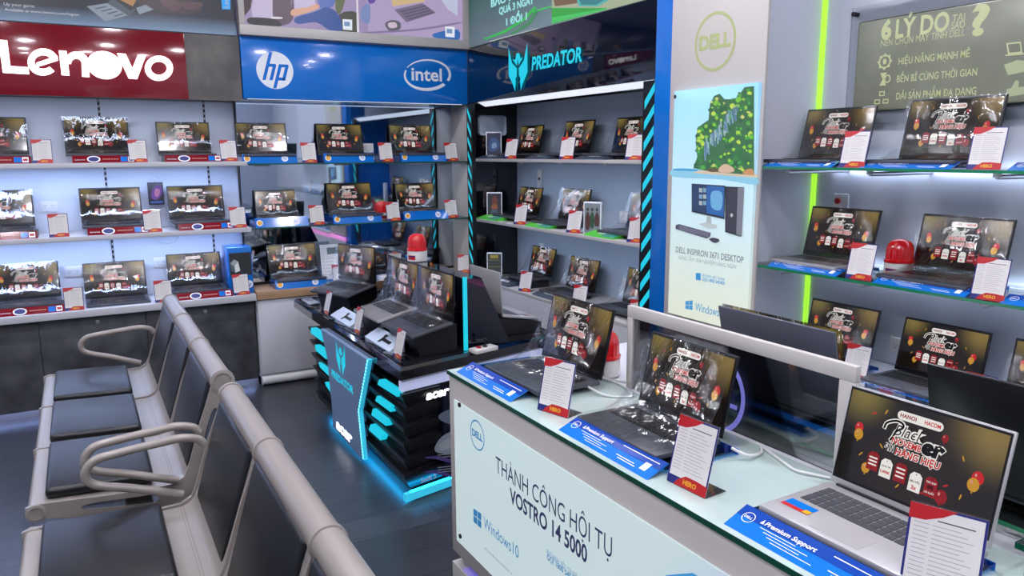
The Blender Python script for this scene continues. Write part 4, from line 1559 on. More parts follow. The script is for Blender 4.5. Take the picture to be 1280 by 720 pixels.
winlogo(f, a, [(857, 376.5), (866, 375.5), (866, 387.5), (857, 386)], M_pb, 2)
f.pxtext(a, 'Windows10', (869, 390), (907, 396), M_pb, h=.04, k=2)
a.build('print', pl2, smooth=False)
s = MB()
for (x_, y_) in ((845.5, 121), (838.5, 408)):
    u, v = f.px(x_, y_)
    f.poly(s, ell(u, v, .009, .009, 14), M_rail, 16)
s.build('screw', pl2)

# =================================================== right wall, glass shelves
wp_ = thing('display_back_panel', 'pale lavender back panel behind the two glass shelves on the right', 'wall panel')
MB().box(DXB, DXB + .02, -.6, 2.261, .651, 2.9, M_panel).build('panel', wp_)
gl = tag(MB().box(DXB - .012, DXB - .0005, 2.24, 2.261, .67, 2.9, M_green, .003).build('light_strip'), 'vertical glowing green light strip in the corner behind the right shelves', 'light strip')
DT, DM, DB = 1.438, 1.04, .65
for z, lb in ((DT, 'upper green-edged glass shelf on the right wall'), (DM, 'lower green-edged glass shelf on the right wall')):
    s = thing('glass_shelf', lb, 'shelf')
    MB().box(PX, DXB - .013, -.4, 2.239, z - .01, z, M_glass).build('glass_pane', s, smooth=False)
    MB().box(PX - .0014, PX - .0003, -.4, 2.239, z - .01, z, M_edgel).build('front_edge', s)
    for y in (2.09, 1.73, 1.3):
        b = MB().cyl((PX + .03, y, z - .022), (DXB - .002, y, z - .022), .008, M_alu, 10)
        b.lathe([(.012, 0), (.012, .012)], M_white, (PX + .03, y, z - .0225), 12)
        b.build('bracket', s)
    MB().box(DXB - .02, DXB - .01, -.4, 2.15, z - .0115, z - .0105, M_ledw3).build('led_strip', s)
wt = thing('worktop_cabinet', 'white cabinet with pink-lit front edge below the right glass shelves', 'cabinet')
MB().box(2.38, DXB - .001, -.4, 2.188, DB - .03, DB, M_cab, .003).box(2.402, DXB - .001, 2.188, 2.261, DB - .03, DB, M_cab).build('top', wt)
MB().box(2.40, 2.415, -.4, 2.183, DB - .075, DB - .031, M_pink).build('light_strip', wt)
MB().box(2.42, DXB - .001, -.4, 2.183, .0, DB - .031, M_cab).build('body', wt)
for y0 in (1.74, 1.3, .86, .42):
    MB().box(2.4045, 2.4195, y0 + .002, y0 + .436, .06, DB - .08, M_cab, .002).build('door', wt)
sk = thing('lit_skirt', 'grey lower pillar front with a pink light strip', 'panel')
MB().box(2.375, PX - .0145, 2.19, 2.744, .0, .59, M_cab).build('board', sk)
MB().box(2.373, PX - .0145, 2.2, 2.74, .592, .632, M_pink, .002).build('light_strip', sk)

# etched light board
ab = thing('acrylic_board', 'glowing etched acrylic board with reasons list above the right laptops', 'sign')
MB().box(DXB - .018, DXB - .012, .9, 2.11, 1.6, 2.06, M_acryl).build('outer_sheet', ab, smooth=False)
M_et = noise_col(mat('etched_acrylic', '#8f9376', .25, emit=.05, ecol='#9aa06e'), '#75786a', '#8b8e7e', 3, 3)
MB().box(DXB - .026, DXB - .0185, .95, 2.068, 1.655, 2.0, M_et, .008).build('etched_panel', ab)
f = FR(DXB - .0266)
a = MB()
M_e2 = mat('etched_letters', '#b4ba92', .3, emit=.2, ecol='#c3d07c')
M_e3 = mat('etched_letters_face', '#a4ab8c', .3, emit=.14, ecol='#bac878')
f.pxtext(a, '6', (1101, 49), (1114, 47), M_e2, h=.068, k=1, bold=.05)
f.pxtext(a, 'LÝ DO', (1119, 47), (1186, 38), M_e2, h=.068, k=1, bold=.03)
f.pxtext(a, 'TẠI', (1190, 28), (1206, 25), M_e2, h=.026, k=1, bold=.01)
f.pxtext(a, 'SAO', (1189, 37), (1206, 34), M_e2, h=.026, k=1, bold=.01)
f.pxtext(a, '?', (1212, 43), (1235, 42), M_e2, h=.1, k=1, bold=.04)
f.pxtext(a, 'NÊN CHỌN MÁY TÍNH DELL', (1101, 58), (1206, 45), M_e2, h=.026, k=1)
a.build('etched_title', ab, smooth=False)
a = MB()
f.pxtext(a, 'HIỆU NĂNG MẠNH MẼ', (1123, 80), (1212, 72), M_e2, h=.026, k=1, bold=.01)
f.pxtext(a, 'BỀN BỈ CÙNG THỜI GIAN', (1121, 102), (1221, 95), M_e2, h=.026, k=1, bold=.01)
f.pxtext(a, 'DẢI SẢN PHẨM ĐA DẠNG', (1120, 124), (1220, 118), M_e2, h=.026, k=1, bold=.01)
a.build('etched_list', ab, smooth=False)
a = MB()
u, v = f.px(1106, 77)
f.shape(a, [ell(u, v, .026, .026, 20), ell(u, v, .02, .02, 20)], M_e2, 1)
for i in range(8):
    t = i * PI / 4
    f.poly(a, [(u + .026 * math.cos(t - .15), v + .026 * math.sin(t - .15)), (u + .031 * math.cos(t - .1), v + .031 * math.sin(t - .1)), (u + .031 * math.cos(t + .1), v + .031 * math.sin(t + .1)), (u + .026 * math.cos(t + .15), v + .026 * math.sin(t + .15))], M_e2, 1)
f.poly(a, ell(u, v, .008, .011, 10), M_e2, 1)
u, v = f.px(1104, 99)
f.poly(a, [(u - .014, v + .024), (u + .014, v + .024), (u + .002, v), (u + .014, v - .024), (u - .014, v - .024), (u - .002, v)], M_e2, 1)
f.shape(a, [ell(u + .018, v, .014, .016, 14), ell(u + .018, v, .009, .011, 14)], M_e2, 1)
u, v = f.px(1102, 123)
for du, dv in ((0, .018), (-.018, -.012), (.018, -.012)):
    f.shape(a, [[(u + du - .012, v + dv - .009), (u + du + .012, v + dv - .009), (u + du + .012, v + dv + .009), (u + du - .012, v + dv + .009)], [(u + du - .008, v + dv - .005), (u + du + .008, v + dv - .005), (u + du + .008, v + dv + .005), (u + du - .008, v + dv + .005)]], M_e2, 1)
q = lambda pts, m, k=1: f.pxpoly(a, pts, m, k)
q([(1258, 54), (1276, 52), (1278, 66), (1260, 68)], M_e2)
q([(1260, 55.5), (1275, 54), (1276, 64.5), (1262, 66)], M_et, 2)
q([(1256, 68.5), (1280, 66), (1280, 68), (1258, 70)], M_e2)
q([(1255, 81), (1272, 75), (1290, 77), (1290, 88), (1260, 94)], M_e3)
q([(1258, 112), (1264, 110), (1270, 100), (1274, 102), (1273, 109), (1282, 108), (1280, 118), (1260, 121)], M_e3)
a.build('etched_icons', ab, smooth=False)
for y in (2.095, .92):
    MB().cyl((DXB - .03, y, 2.035), (DXB, y, 2.035), .009, M_rail, 14).build('bolt', ab)

# ---------------------------------------------------- items on those shelves
dl = (('upper glass shelf', DT, (2.068, 1.612), (.96, 1.02)), ('lower glass shelf', DM, (2.015, 1.525), (.96, .96)), ('worktop', DB, (1.985, 1.56), (.96, .95)))
nf = ('farther', 'nearer')
for rn, z, ys, scs in dl:
    for i, y in enumerate(ys):
        sc = scs[i]
        pr = (LAPN if (rn, i) in (('worktop', 1),) else LAPGF if (rn, i) == ('lower glass shelf', 0) else LAP)
        place(pr, (PX + .04 + LD * sc, y, z + .0145), -PI / 2, f'open laptop, {nf[i]} of the two on the {rn} right of the pillar', 'laptops on the right wall', sc)
        place(ST['dell'], (PX + .004, y - (.03 if i == 0 else .015), z), -PI / 2, f'blue support-label tray under the {nf[i]} laptop, {rn} right of pillar', 'blue support-label trays')
place(LAP, (PX + .04 + LD * .95, 1.165, DB + .0145), -PI / 2, 'open laptop cut by the right picture edge on the worktop', 'laptops on the right wall', .95)
for y, z, rn in ((1.1, DT, 'upper'), (1.08, DM, 'lower')):
    place(ST['dell'], (PX + .004, y, z), -PI / 2, f'blue support-label tray at frame edge, {rn} glass shelf right of pillar', 'blue support-label trays')
for y, z, rn, wh in ((1.795, DT, 'upper glass shelf', 'farther'), (1.335, DT, 'upper glass shelf', 'nearer'), (1.735, DM, 'lower glass shelf', 'farther'), (1.285, DM, 'lower glass shelf', 'nearer'), (1.765, DB, 'worktop', 'farther'), (1.32, DB, 'worktop', 'nearer')):
    place(CARD, (PX + .012 + (.06 if z == DB else 0), y, z), R(-84), f'blue-edged price card right of the {wh} laptop, {rn} right of pillar', 'price cards on the right wall')
place(SIREN, (PX + .2, 1.705, DM), -PI / 2, 'red alarm siren between two laptops on the lower glass shelf, right wall', 'red alarm sirens')
place(SOCK, (DXB, 1.8, 1.54), -PI / 2, 'white wall socket between the two upper laptops on the right wall', 'wall sockets')
place(SOCK, (DXB, 1.79, .73), -PI / 2, 'white wall socket between the two worktop laptops on the right wall', 'wall sockets')
ad = thing('wall_switch', 'square white switch plate with red button beside the green strip', 'switch', (DXB, 2.11, 1.29), -PI / 2)
MB().box(-.035, .035, -.008, 0, -.03, .03, M_white, .003).build('plate', ad)
MB().lathe([(.013, 0), (.013, .01), (.004, .012)], M_redp, n=14, M=Matrix.Translation((-.01, -.008, 0)) @ Matrix.Rotation(PI / 2, 4, 'X')).build('button', ad)
cable('charging_cable', [(2.55, 1.34, DB + .006), (2.6, 1.3, DB + .03), (2.66, 1.22, DB + .02), (2.62, 1.1, DB + .006), (2.56, 1.0, DB + .006)], .003, M_cable, 'thin white cable lying right of the nearer worktop laptop')

# ============================================================ black island
IS = thing('display_island', 'black island counter with louvred sides, cyan lights and glowing emblem', 'display island')
A = Vector((1.112, 2.913, 0))
U2 = Vector((.978, .208, 0)).normalized()
N2 = Vector((U2.y, -U2.x, 0))
B = A + U2 * .86
D = Vector((1.112, 4.42, 0))
Cc = Vector((B.x, 4.42, 0))
ZS = .61
ins = .03
body = [(A.x + ins, A.y + ins, .055), (B.x - ins, B.y + ins, .055), (Cc.x - ins, Cc.y - ins, .055), (D.x + ins, D.y - ins, .055)]
MB().prism(body, (0, 0, .44), M_blackm).build('body', IS)
pl_ = [(A.x + .07, A.y + .07, 0), (B.x - .07, B.y + .07, 0), (Cc.x - .07, Cc.y - .07, 0), (D.x + .07, D.y - .15, 0)]
MB().prism(pl_, (0, 0, .055), M_blackm).build('plinth', IS)
# counter slab with raised rim
sl = MB()
oa, ob, oc, od = (A.x - .006, A.y - .004), (B.x + .05, B.y + .012), (Cc.x + .05, 4.72), (D.x - .006, 4.72)
loop = [oa, ob, oc, od]


def loft(mb, l0, z0, l1, z1, m):
    n = len(l0)
    vs = [(x, y, z0) for x, y in l0] + [(x, y, z1) for x, y in l1]
    mb.add(vs, [(i, (i + 1) % n, (i + 1) % n + n, i + n) for i in range(n)], m)


def inset(l, d):
    cx = sum(p[0] for p in l) / len(l)
    cy = sum(p[1] for p in l) / len(l)
    return [(x + (d if x < cx else -d), y + (d if y < cy else -d)) for x, y in l]


lower = inset(loop, .012)
loft(sl, lower, .545, loop, .556, M_black)
loft(sl, loop, .556, loop, .596, M_black)
loft(sl, loop, .596, inset(loop, .012), ZS, M_black)
loft(sl, inset(loop, .012), ZS, inset(loop, .05), ZS - .006, M_black)
sl.poly([(x, y, ZS - .006) for x, y in inset(loop, .05)], M_blackm)
sl.poly([(x, y, .545) for x, y in lower][::-1], M_blackm)
sl.build('slab', IS)
# glossy inlays and rounded corner pad of the slab
ip = MB()
for y0_, y1_ in ((2.99, 3.2), (3.21, 3.45), (3.5, 3.95), (4.0, 4.35)):
    ip.box(1.13, 1.165, y0_, y1_, ZS - .002, ZS + .003, M_navyg, .002)
ip.build('inlay', IS)
MB().box(1.13, 1.2, 4.46, 4.64, ZS - .005, ZS + .012, M_alu, .01).build('corner_pad', IS)
# lit recess under the slab
re = MB()
f2 = Fr(A + N2 * -.02 + Vector((0, 0, 0)), U2, (0, 0, 1))
re.prism([f2.p(.01, .497), f2.p(.84, .497), f2.p(.84, .544), f2.p(.01, .544)], -f2.N * .02, mat('recess_led', '#aab0d0', .4, emit=.5, ecol='#b8bfe0'))
re.build('lit_recess', IS)
# six louvres wrapping the front corner, six at the far end
pitch = .073
for i in range(6):
    z0_, z1_ = .06 + i * pitch, .06 + (i + 1) * pitch - .006

    def louvre(path_in, path_out):
        m = MB()
        n = len(path_in)
        vs = []
        for (pi, po_) in zip(path_in, path_out):
            vs += [(pi[0], pi[1], z0_), (po_[0], po_[1], z1_ - .012), (po_[0], po_[1], z1_), (pi[0], pi[1], z1_)]
        fs = []
        for k_ in range(n - 1):
            for j in range(4):
                a_, b_ = k_ * 4 + j, k_ * 4 + (j + 1) % 4
                fs.append((a_, b_, b_ + 4, a_ + 4))
        fs += [(3, 2, 1, 0), tuple((n - 1) * 4 + j for j in range(4))]
        m.add(vs, fs, M_blackm)
        return m
    c1 = A + U2 * .2
    q_ = .03
    yo = 3.46
    louvre([(A.x + q_, yo, 0), (A.x + q_, A.y + q_, 0), tuple(c1 - N2 * .03)], [(A.x, yo, 0), (A.x, A.y, 0), tuple(c1)]).build('louvre', IS)
    louvre([(D.x + q_, 4.39 - .02 * (5 - i), 0), (D.x + q_, 3.86, 0)], [(D.x, 4.42 - .02 * (5 - i), 0), (D.x, 3.86, 0)]).build('louvre', IS)
fx = FR(1.098)
wins = [[(473.7, 474.5), (496, 489.5), (496, 496), (471.7, 480.5)], [(471, 495), (489.5, 507.5), (488, 515), (469, 501)], [(466, 511), (484, 525), (482.5, 532.5), (464, 518.7)], [(463, 530.5), (478, 544), (475.5, 550.5), (461, 537.5)],
        [(389, 409.6), (403, 418), (403.7, 427.7), (388, 416)], [(393.5, 431), (407, 440), (407.5, 449), (394.5, 438)], [(398, 453), (411, 462), (411.6, 470.5), (399.8, 459)], [(406, 477.7), (416, 485.5), (416, 494.6), (407.6, 482.5)]]
for w in wins:
    uv = [fx.px(*p) for p in w]
    m = MB()
    m.prism([fx.p(a_, b_) for a_, b_ in uv][::-1], (.03, 0, 0), M_cyan)
    m.build('light_window', IS)
# centre panel
fp = FR(1.085)
q4 = [fp.px(*p) for p in [(401, 411), (409, 447.5), (415, 510), (416, 533), (451, 573), (446, 513), (457.5, 449)]]
M_cp = mat('island_centre_panel', '#7f95b4', .35)
MB().prism([fp.p(*p) for p in q4], (.045, 0, 0), M_cp).build('centre_panel', IS)
fp2 = FR(1.0845)
a = MB()
uc = [fp2.px(*p) for p in ((421, 430), (431, 466))]
cx_, cz_ = (uc[0][0] + uc[1][0]) / 2, (uc[0][1] + uc[1][1]) / 2
pred_emblem(fp2, a, cx_, cz_, .15, .17, M_cyan)
a.build('emblem', IS, smooth=False)
a = MB()
fp2.pxtext(a, 'PREDATOR', (414.5, 471), (441.5, 491.5), M_cyan, h=.04, k=1, bold=.03, shear=.1)
a.build('lettering', IS, smooth=False)
a = MB()
fp2.pxtext(a, 'acer', (420.5, 537), (440.5, 553), M_lit, h=.06, k=1, bold=.05, shear=.1)
a.build('maker_lettering', IS, smooth=False)
ls = MB()
path = [fp2.px(*p) for p in ((459, 449), (447.5, 513), (453.5, 574))]
for (p0, p1) in ((path[0], path[1]), (path[1], path[2])):
    ls.prism([fp2.p(p0[0] - .004, p0[1]), fp2.p(p1[0] - .004, p1[1]), fp2.p(p1[0] + .018, p1[1]), fp2.p(p0[0] + .018, p0[1])], (.02, 0, 0), M_cyanl)
    for i in range(16):
        t = (i + .5) / 16
        for du in (.002, .011):
            fp2.poly(ls, ell(p0[0] + (p1[0] - p0[0]) * t + du, p0[1] + (p1[1] - p0[1]) * t, .0042, .0055, 6), M_cyand, 1)
ls.build('led_strip', IS, smooth=False)
# laptop poster on the end face
fe = Fr(A + N2 * .004, U2, (0, 0, 1))
ep = MB().prism([fe.p(.21, .06), fe.p(.84, .06), fe.p(.84, .48), fe.p(.21, .48)], -N2 * .02, mat('end_poster', '#0b0c1c', .2, emit=.25, ecol='#0d0e22'))
G = lambda h, s=.35: glow('art' + h.strip('#') + str(s), h, s)
fe.pxtext(ep, 'acer', (532.5, 498), (562, 494), M_lit, h=.04, k=1, bold=.05, shear=.15)
for pts, c in (([(548, 520), (556, 514), (566, 512), (566, 530), (552, 526)], '#5b6a86'), ([(543, 560), (552, 546), (566, 541), (566, 566), (548, 566)], '#8792a8'), ([(548, 558), (556, 550), (566, 548), (566, 558), (552, 563)], '#aeb6c6'),
               ([(530, 572), (548, 570), (566, 576), (566, 579), (545, 574)], '#4b2f86'), ([(529, 590), (548, 588), (566, 594), (566, 597), (545, 592)], '#3c2f86')):
    fe.pxpoly(ep, pts, G(c), 1, 3)
fe.pxtext(ep, 'Swift 5', (526, 602), (545, 599), G('#c8cede', .5), h=.022, k=1)
for i in range(3):
    fe.pxpoly(ep, [(547, 565.5 + i * 3), (566, 563.5 + i * 3), (566, 564.5 + i * 3), (547, 566.5 + i * 3)], G('#8d95ac'), 1)
    fe.pxpoly(ep, [(547, 584 + i * 3), (566, 582 + i * 3), (566, 583 + i * 3), (547, 585 + i * 3)], G('#8d95ac'), 1)
ep.build('end_poster', IS, smooth=False)
ul = MB()
ul.prism([fe.p(.0, .008), fe.p(.85, .008), fe.p(.85, .044), fe.p(.0, .044)], -N2 * .02, M_cyanl)
ul.build('foot_light', IS)
ul = MB().box(A.x + .045, A.x + .065, 2.98, 4.24, .052, .0545, M_glow)
ul.build('floor_light', IS)
ul = MB()
ul.prism([fe.p(.03, .0445), fe.p(.84, .0445), fe.p(.84, .047), fe.p(.03, .047)], -N2 * .018, M_glow)
ul.build('floor_light', IS)
# central divider with lit end edge
dv = MB()
dz = ZS - .005
dv.prism([(1.49, 3.06, dz), (1.72, 3.06, dz), (1.57, 3.06, .935), (1.49, 3.06, .935)], (0, 1.4, 0), M_navyg)
dv.build('divider', IS)
MB().prism([(1.475, 3.05, dz), (1.492, 3.05, dz), (1.492, 3.05, .945), (1.475, 3.05, .945)], (0, .012, 0), M_cyan).build('edge_light', IS)

# laptops of the island on wedge stands
isl_l = ((1.405, 3.2, -87, 'nearest'), (1.395, 3.58, -88, 'middle'), (1.39, 4.33, -68, 'farthest'))
tilt_ = R(11)
for x, y, rz, who in isl_l:
    rz = R(rz)
    m_ = Matrix.Translation((x, y, 0)) @ Matrix.Rotation(rz, 4, 'Z')
    w = .14
    b = MB().prism([(-w, -LD + .06, dz + .001), (-w, .03, dz + .001), (-w, .03, .735), (-w, -.0, .733), (-w, -LD + .03, .735 - LD * math.tan(tilt_))], (2 * w, 0, 0), M_blackm, m_)
    o = b.build('wedge_stand')
    tag(o, f'black wedge stand under the {who} laptop on left side of black island', 'stand', 'black wedge stands')
    place(LAPGS if who == 'middle' else LAPS, (x, y, .737), rz, f'tilted laptop under film, {who} of three on left side of black island', 'laptops on the black island', 1, rx=tilt_)
b = MB().prism([(1.74, 3.2, dz + .001), (1.98, 3.2, dz + .001), (1.98, 3.2, .655), (1.74, 3.2, .7)], (0, .32, 0), M_blackm).build('wedge_stand')
tag(b, 'black wedge stand on the right side of the black island', 'stand', 'black wedge stands')
place(LAPG, (1.755, 3.36, .702), PI / 2, 'silver laptop facing away on the right side of the black island', None, .98, rx=R(10))


def t_label(x, y, label):
    t = thing('label_wedge', label, 'display stand', (x, y, dz + .0005), -PI / 2, 'white label wedges')
    w = .17
    MB().prism([(-w, 0, 0), (-w, .075, 0), (-w, .075, .05), (-w, .0, .012)], (2 * w, 0, 0), M_wedgew).build('wedge', t)
    f = Fr((0, 0, .012), (1, 0, 0), (0, .075, .038))
    p = MB()
    f.rect(p, -.005, .1, .028, .046, M_blackm, 1)
    f.rect(p, -.02, .005, .012, .066, M_blackm, 1)
    f.rect(p, -.03, -.005, .052, .068, M_blackm, 1)
    p.build('dark_mark', t, smooth=False)


t_label(1.155, 3.92, 'white label wedge with dark mark before the middle island laptop')
t_label(1.155, 3.34, 'white label wedge with dark mark before the nearest island laptop')
for x, y, wh in ((1.15, 4.17, 'farthest'), (1.15, 3.63, 'middle'), (1.155, 3.08, 'nearest')):
    place(CARD, (x, y, dz + .001), -PI / 2, f'leaning price card beside the {wh} laptop on the black island', 'price cards on the black island')
place(SIREN, (1.53, 3.72, .9355), R(-60), 'red alarm siren on top of the black island divider', 'red alarm sirens', 1.05)
jb = thing('alarm_controller', 'white rectangular box with small joystick on the island corner', 'controller', (1.545, 3.0, ZS - .005), R(12))
MB().box(-.065, .065, -.03, .03, 0, .02, M_sil, .004).build('case', jb)
MB().lathe([(.012, .02), (.012, .024), (.004, .026), (.004, .045), (.009, .048), (.009, .056), (.004, .06)], M_blackm, (.01, 0, 0), 14).build('joystick', jb)
MB().box(-.035, -.02, -.012, .012, .02, .027, M_redp, .002).build('button', jb)
cable('charging_cable', [(1.43, 3.391, .72), (1.435, 3.391, .80), (1.45, 3.391, .83), (1.465, 3.391, .78), (1.455, 3.391, .70), (1.45, 3.391, .64)], .0035, M_cable, 'white charging cable looping up between two island laptops')

# ========================================================== front counter
CX, CY = .90, 1.972
CT = .858
ct = thing('sales_counter', 'white sales counter with glowing printed front and glass top', 'counter')
MB().box(CX, 1.78, -1.2, CY, .30, CT, M_warm, .003).build('body', ct)
MB().box(CX + .06, 1.7, -1.2, CY - .05, .262, .2995, M_cab).build('recess', ct)
MB().box(CX, 1.76, -1.2, CY + .005, 0, .26, M_warm, .003).build('plinth', ct)
MB().box(CX + .052, CX + .0595, -1.2, CY - .06, .268, .294, M_purple).build('light_strip', ct)
MB().box(CX + .003, CX + .05, -1.2, CY - .06, .2605, .263, mat('lavender_ledge', '#b9b0ea', .3)).build('ledge', ct)
FXC = CX - .004
M_front = mat('counter_front_lit', '#606060', .1, coat=.3, emit=.83, ecol='#cfe3e6')


def front_nodes():
    nt, N, L, bb = nodes(M_front)
    tc = N.new('ShaderNodeTexCoord')
    v = N.new('ShaderNodeVectorMath')
    v.operation = 'DISTANCE'
    v.inputs[1].default_value = (FXC, .55, .35)
    L.new(tc.outputs['Object'], v.inputs[0])
    r = N.new('ShaderNodeMapRange')
    r.interpolation_type = 'SMOOTHSTEP'
    r.inputs['From Min'].default_value = .42
    r.inputs['From Max'].default_value = .62
    L.new(v.outputs['Value'], r.inputs['Value'])
    mx = N.new('ShaderNodeMix')
    mx.data_type = 'RGBA'
    mx.inputs[6].default_value = C('#b4c6f0')
    mx.inputs[7].default_value = C('#cde2e6')
    L.new(r.outputs[0], mx.inputs[0])
    L.new(mx.outputs[2], bb.inputs['Emission Color'])


front_nodes()
MB().box(FXC, CX - .0002, -1.0, 1.932, .35, .792, M_front).build('lit_panel', ct)
f = FR(FXC - .0002)
a = MB()
M_tn = mat('counter_text_navy', '#3a3f66', .5, emit=.12, ecol='#4a5080')
M_tb = glow('counter_text_blue', '#2f8fd2', .6)
M_tg = glow('counter_text_pale', '#7e8b9a', .5)
f.pxtext(a, 'THÀNH CÔNG HỘI TỤ', (620, 590.5), (765, 697), M_tn, h=.047, k=1)
f.pxtext(a, 'VOSTRO 14 5000', (637.5, 626), (734, 706), M_tn, h=.042, k=1, bold=.025)
a.build('headline', ct, smooth=False)
a = MB()
winlogo(f, a, [(592, 635.4), (601.8, 642), (601.8, 660.7), (592, 652)], M_tb, 1)
f.pxtext(a, 'Windows10', (605, 660), (648.5, 698), M_tb, h=.036, k=1)
a.build('system_mark', ct, smooth=False)
a = MB()
f.pxtext(a, 'DELL KHUYÊN DÙNG WINDOWS 10', (606, 689), (640, 716), M_tg, h=.007, k=1)
f.pxtext(a, 'BẢO HÀNH 1 ĐỔI 1 TẠI NHÀ', (684, 694), (722, 724), M_tb, h=.014, k=1)
f.pxtext(a, 'GỌI 1800 545455', (684, 700), (722, 730), M_tb, h=.014, k=1, bold=.02)
a.build('notice_lettering', ct, smooth=False)
a = MB()
u, v = f.px(596.7, 544)
f.shape(a, [ell(u, v, .043, .043, 32), ell(u, v, .039, .039, 32)], M_tb, 1)
f.text(a, 'DELL', u, v - .009, M_tb, w=.064, h=.02, k=1, align='c', bold=.04)
a.build('round_emblem', ct, smooth=False)
a = MB()
f.pxpoly(a, [(832, 719), (866, 716), (880, 724), (900, 760), (850, 760)], G('#3f9fe0', .8), 1)
a.build('printed_laptop', ct, smooth=False)
s = MB()
for p in ((575, 506), (576, 670)):
    u, v = f.px(*p)
    s.add(*[x for x in (lambda pts: ([f.p(q[0], q[1], 8) for q in pts] + [f.p(q[0], q[1], 0) for q in pts], [list(range(14))] + [(i, i + 14, (i + 1) % 14 + 14, (i + 1) % 14) for i in range(14)]))(ell(u, v, .007, .007, 14))], M_rail)
s.build('screw', ct)
gt = MB().box(CX - .004, 1.235, -1.2, CY + .004, CT + .0008, .87, mat('frosted_glass_top', '#b4c6c0', .06, coat=.5))
gt.build('glass_top', ct)
MB().box(CX - .0052, CX - .0042, -1.2, CY + .004, CT + .0008, .87, M_edge).build('glass_edge', ct)
MB().box(1.237, 1.78, -1.2, CY, CT + .0008, .868, M_cab).build('rear_ledge', ct)
rg = thing('glass_riser', 'raised green-edged glass plate on the rear half of the white counter', 'glass plate')
MB().box(1.285, 1.78, -.4, 1.5, .885, .893, M_glass).build('glass_pane', rg, smooth=False)
MB().box(1.2836, 1.2848, -.4, 1.5, .885, .893, M_edgel).build('front_edge', rg)
for y in (-.2, .6, 1.42):
    MB().cyl((1.34, y, .8685), (1.34, y, .8848), .012, M_alu, 12).build('spacer', rg)
gb = thing('glass_riser', 'small glass shelf with dark green edges at the right picture edge on the counter', 'glass plate')
MB().box(1.14, 1.4, .25, .53, .928, .937, M_glass).build('glass_pane', gb, smooth=False)
e_ = MB().box(1.1385, 1.1398, .25, .53, .928, .937, M_edge)
e_.box(1.14, 1.4, .5302, .5315, .928, .937, M_edge)
e_.build('top_edge', gb)
MB().box(1.142, 1.15, .508, .516, .8705, .9278, M_edge).build('corner_edge', gb)

LAPB = make_laptop('laptop', M_deck, M_keys, M_lidgrey, 'tight')
cl = (('farthest', LAPS, 1.168, 1.738, .9, 0), ('middle', LAPS, 1.142, 1.258, .835, 0), ('nearest', LAPG, 1.163, .72, .86, 0))
for who, pr, x, y, sc, rx in cl:
    place(pr, (x, y, .884), -PI / 2, f'{"silver" if pr is LAPG else "dark"} open laptop, {who} of three along front of white counter', 'laptops on the white counter', sc, rx=0)
for who, y in (('farthest', 1.785), ('middle', 1.24), ('nearest', .72)):
    place(ST['dell'], (.911, y, .8705), -PI / 2, f'blue support-label tray under the {who} laptop at front of white counter', 'blue support-label trays', .97)
place(LAPB, (1.37, 1.155, .914), PI / 2, 'dark grey laptop seen from behind inside the white counter frame', None, .98)
place(ST['dell'], (1.62, 1.155, .8935), PI / 2, 'blue tray under the laptop seen from behind in the white frame', 'blue support-label trays')
place(LAPN, (1.36, .62, .897), PI / 2, 'black laptop seen from behind, back to back with nearest counter laptop', None, 1.0)
for x, y, rz, wh in ((.957, 1.495, -73, 'farthest'), (.947, 1.012, -86, 'middle'), (.995, .555, -70, 'nearest')):
    place(CARD, (x, y, .8705), R(rz), f'price card right of the {wh} laptop at front of white counter', 'price cards on the white counter')
place(SIREN, (1.262, 1.702, .8705), R(-60), 'red alarm siren behind the farthest laptop on the white counter', 'red alarm sirens', .95)

fr_ = thing('divider_frame', 'white rectangular divider frame with clear pane and round emblem on the counter', 'divider')
x0, x1, y0, y1, z0, z1 = 1.246, 1.262, .885, 1.578, .8685, 1.097
m = MB()
m.box(x0, x1, y0, y1, z1 - .032, z1, M_warm, .002)
m.box(x0, x1, y1 - .022, y1, z0, z1 - .032, M_warm, .002)
m.box(x0, x1, y0, y0 + .036, z0, z1 - .032, M_warm, .002)
m.build('frame', fr_)
MB().box(1.252, 1.256, y0 + .037, y1 - .023, z0, z1 - .033, M_acryl).build('clear_pane', fr_, smooth=False)
f = FR(1.2515)
a = MB()
M_lv = mat('emblem_lavender', '#7f7fd0', .3, emit=.3, ecol='#8f8ff0')
u, v = f.px(892, 489)
f.shape(a, [ell(u, v, .098, .098, 36), ell(u, v, .086, .086, 36)], M_lv, 1)
f.text(a, 'DELL', u, v - .022, M_lv, w=.15, h=.046, k=1, align='c', bold=.04)
a.build('emblem', fr_, smooth=False)

cable('charging_cable', [(1.14, 1.63, .885), (1.13, 1.58, .885), (1.15, 1.53, .874), (1.2, 1.5, .873), (1.23, 1.55, .8735), (1.24, 1.62, .8735), (1.21, 1.68, .88), (1.235, 1.66, .8735), (1.275, 1.6, .8725)], .0035, M_cable, 'white charging cable coiled right of the farthest counter laptop')
cable('charging_cable', [(1.14, 1.085, .888), (1.15, 1.05, .882), (1.2, 1.06, .874), (1.225, 1.08, .874), (1.2, 1.0, .874), (1.19, .96, .874), (1.21, .92, .8735), (1.22, .9, .8735)], .0035, M_cable, 'white charging cable trailing right of the middle counter laptop')
cable('charging_cable', [(1.3, .62, .8725), (1.3, .56, .90), (1.31, .5, .96), (1.3, .44, .96), (1.33, .4, .9)], .0035, M_cable, 'white cable behind the nearest counter laptop at the right picture edge')

# ================================================================ benches
def holes(x0, x1, y0, y1, z, n1, n2):
    pass


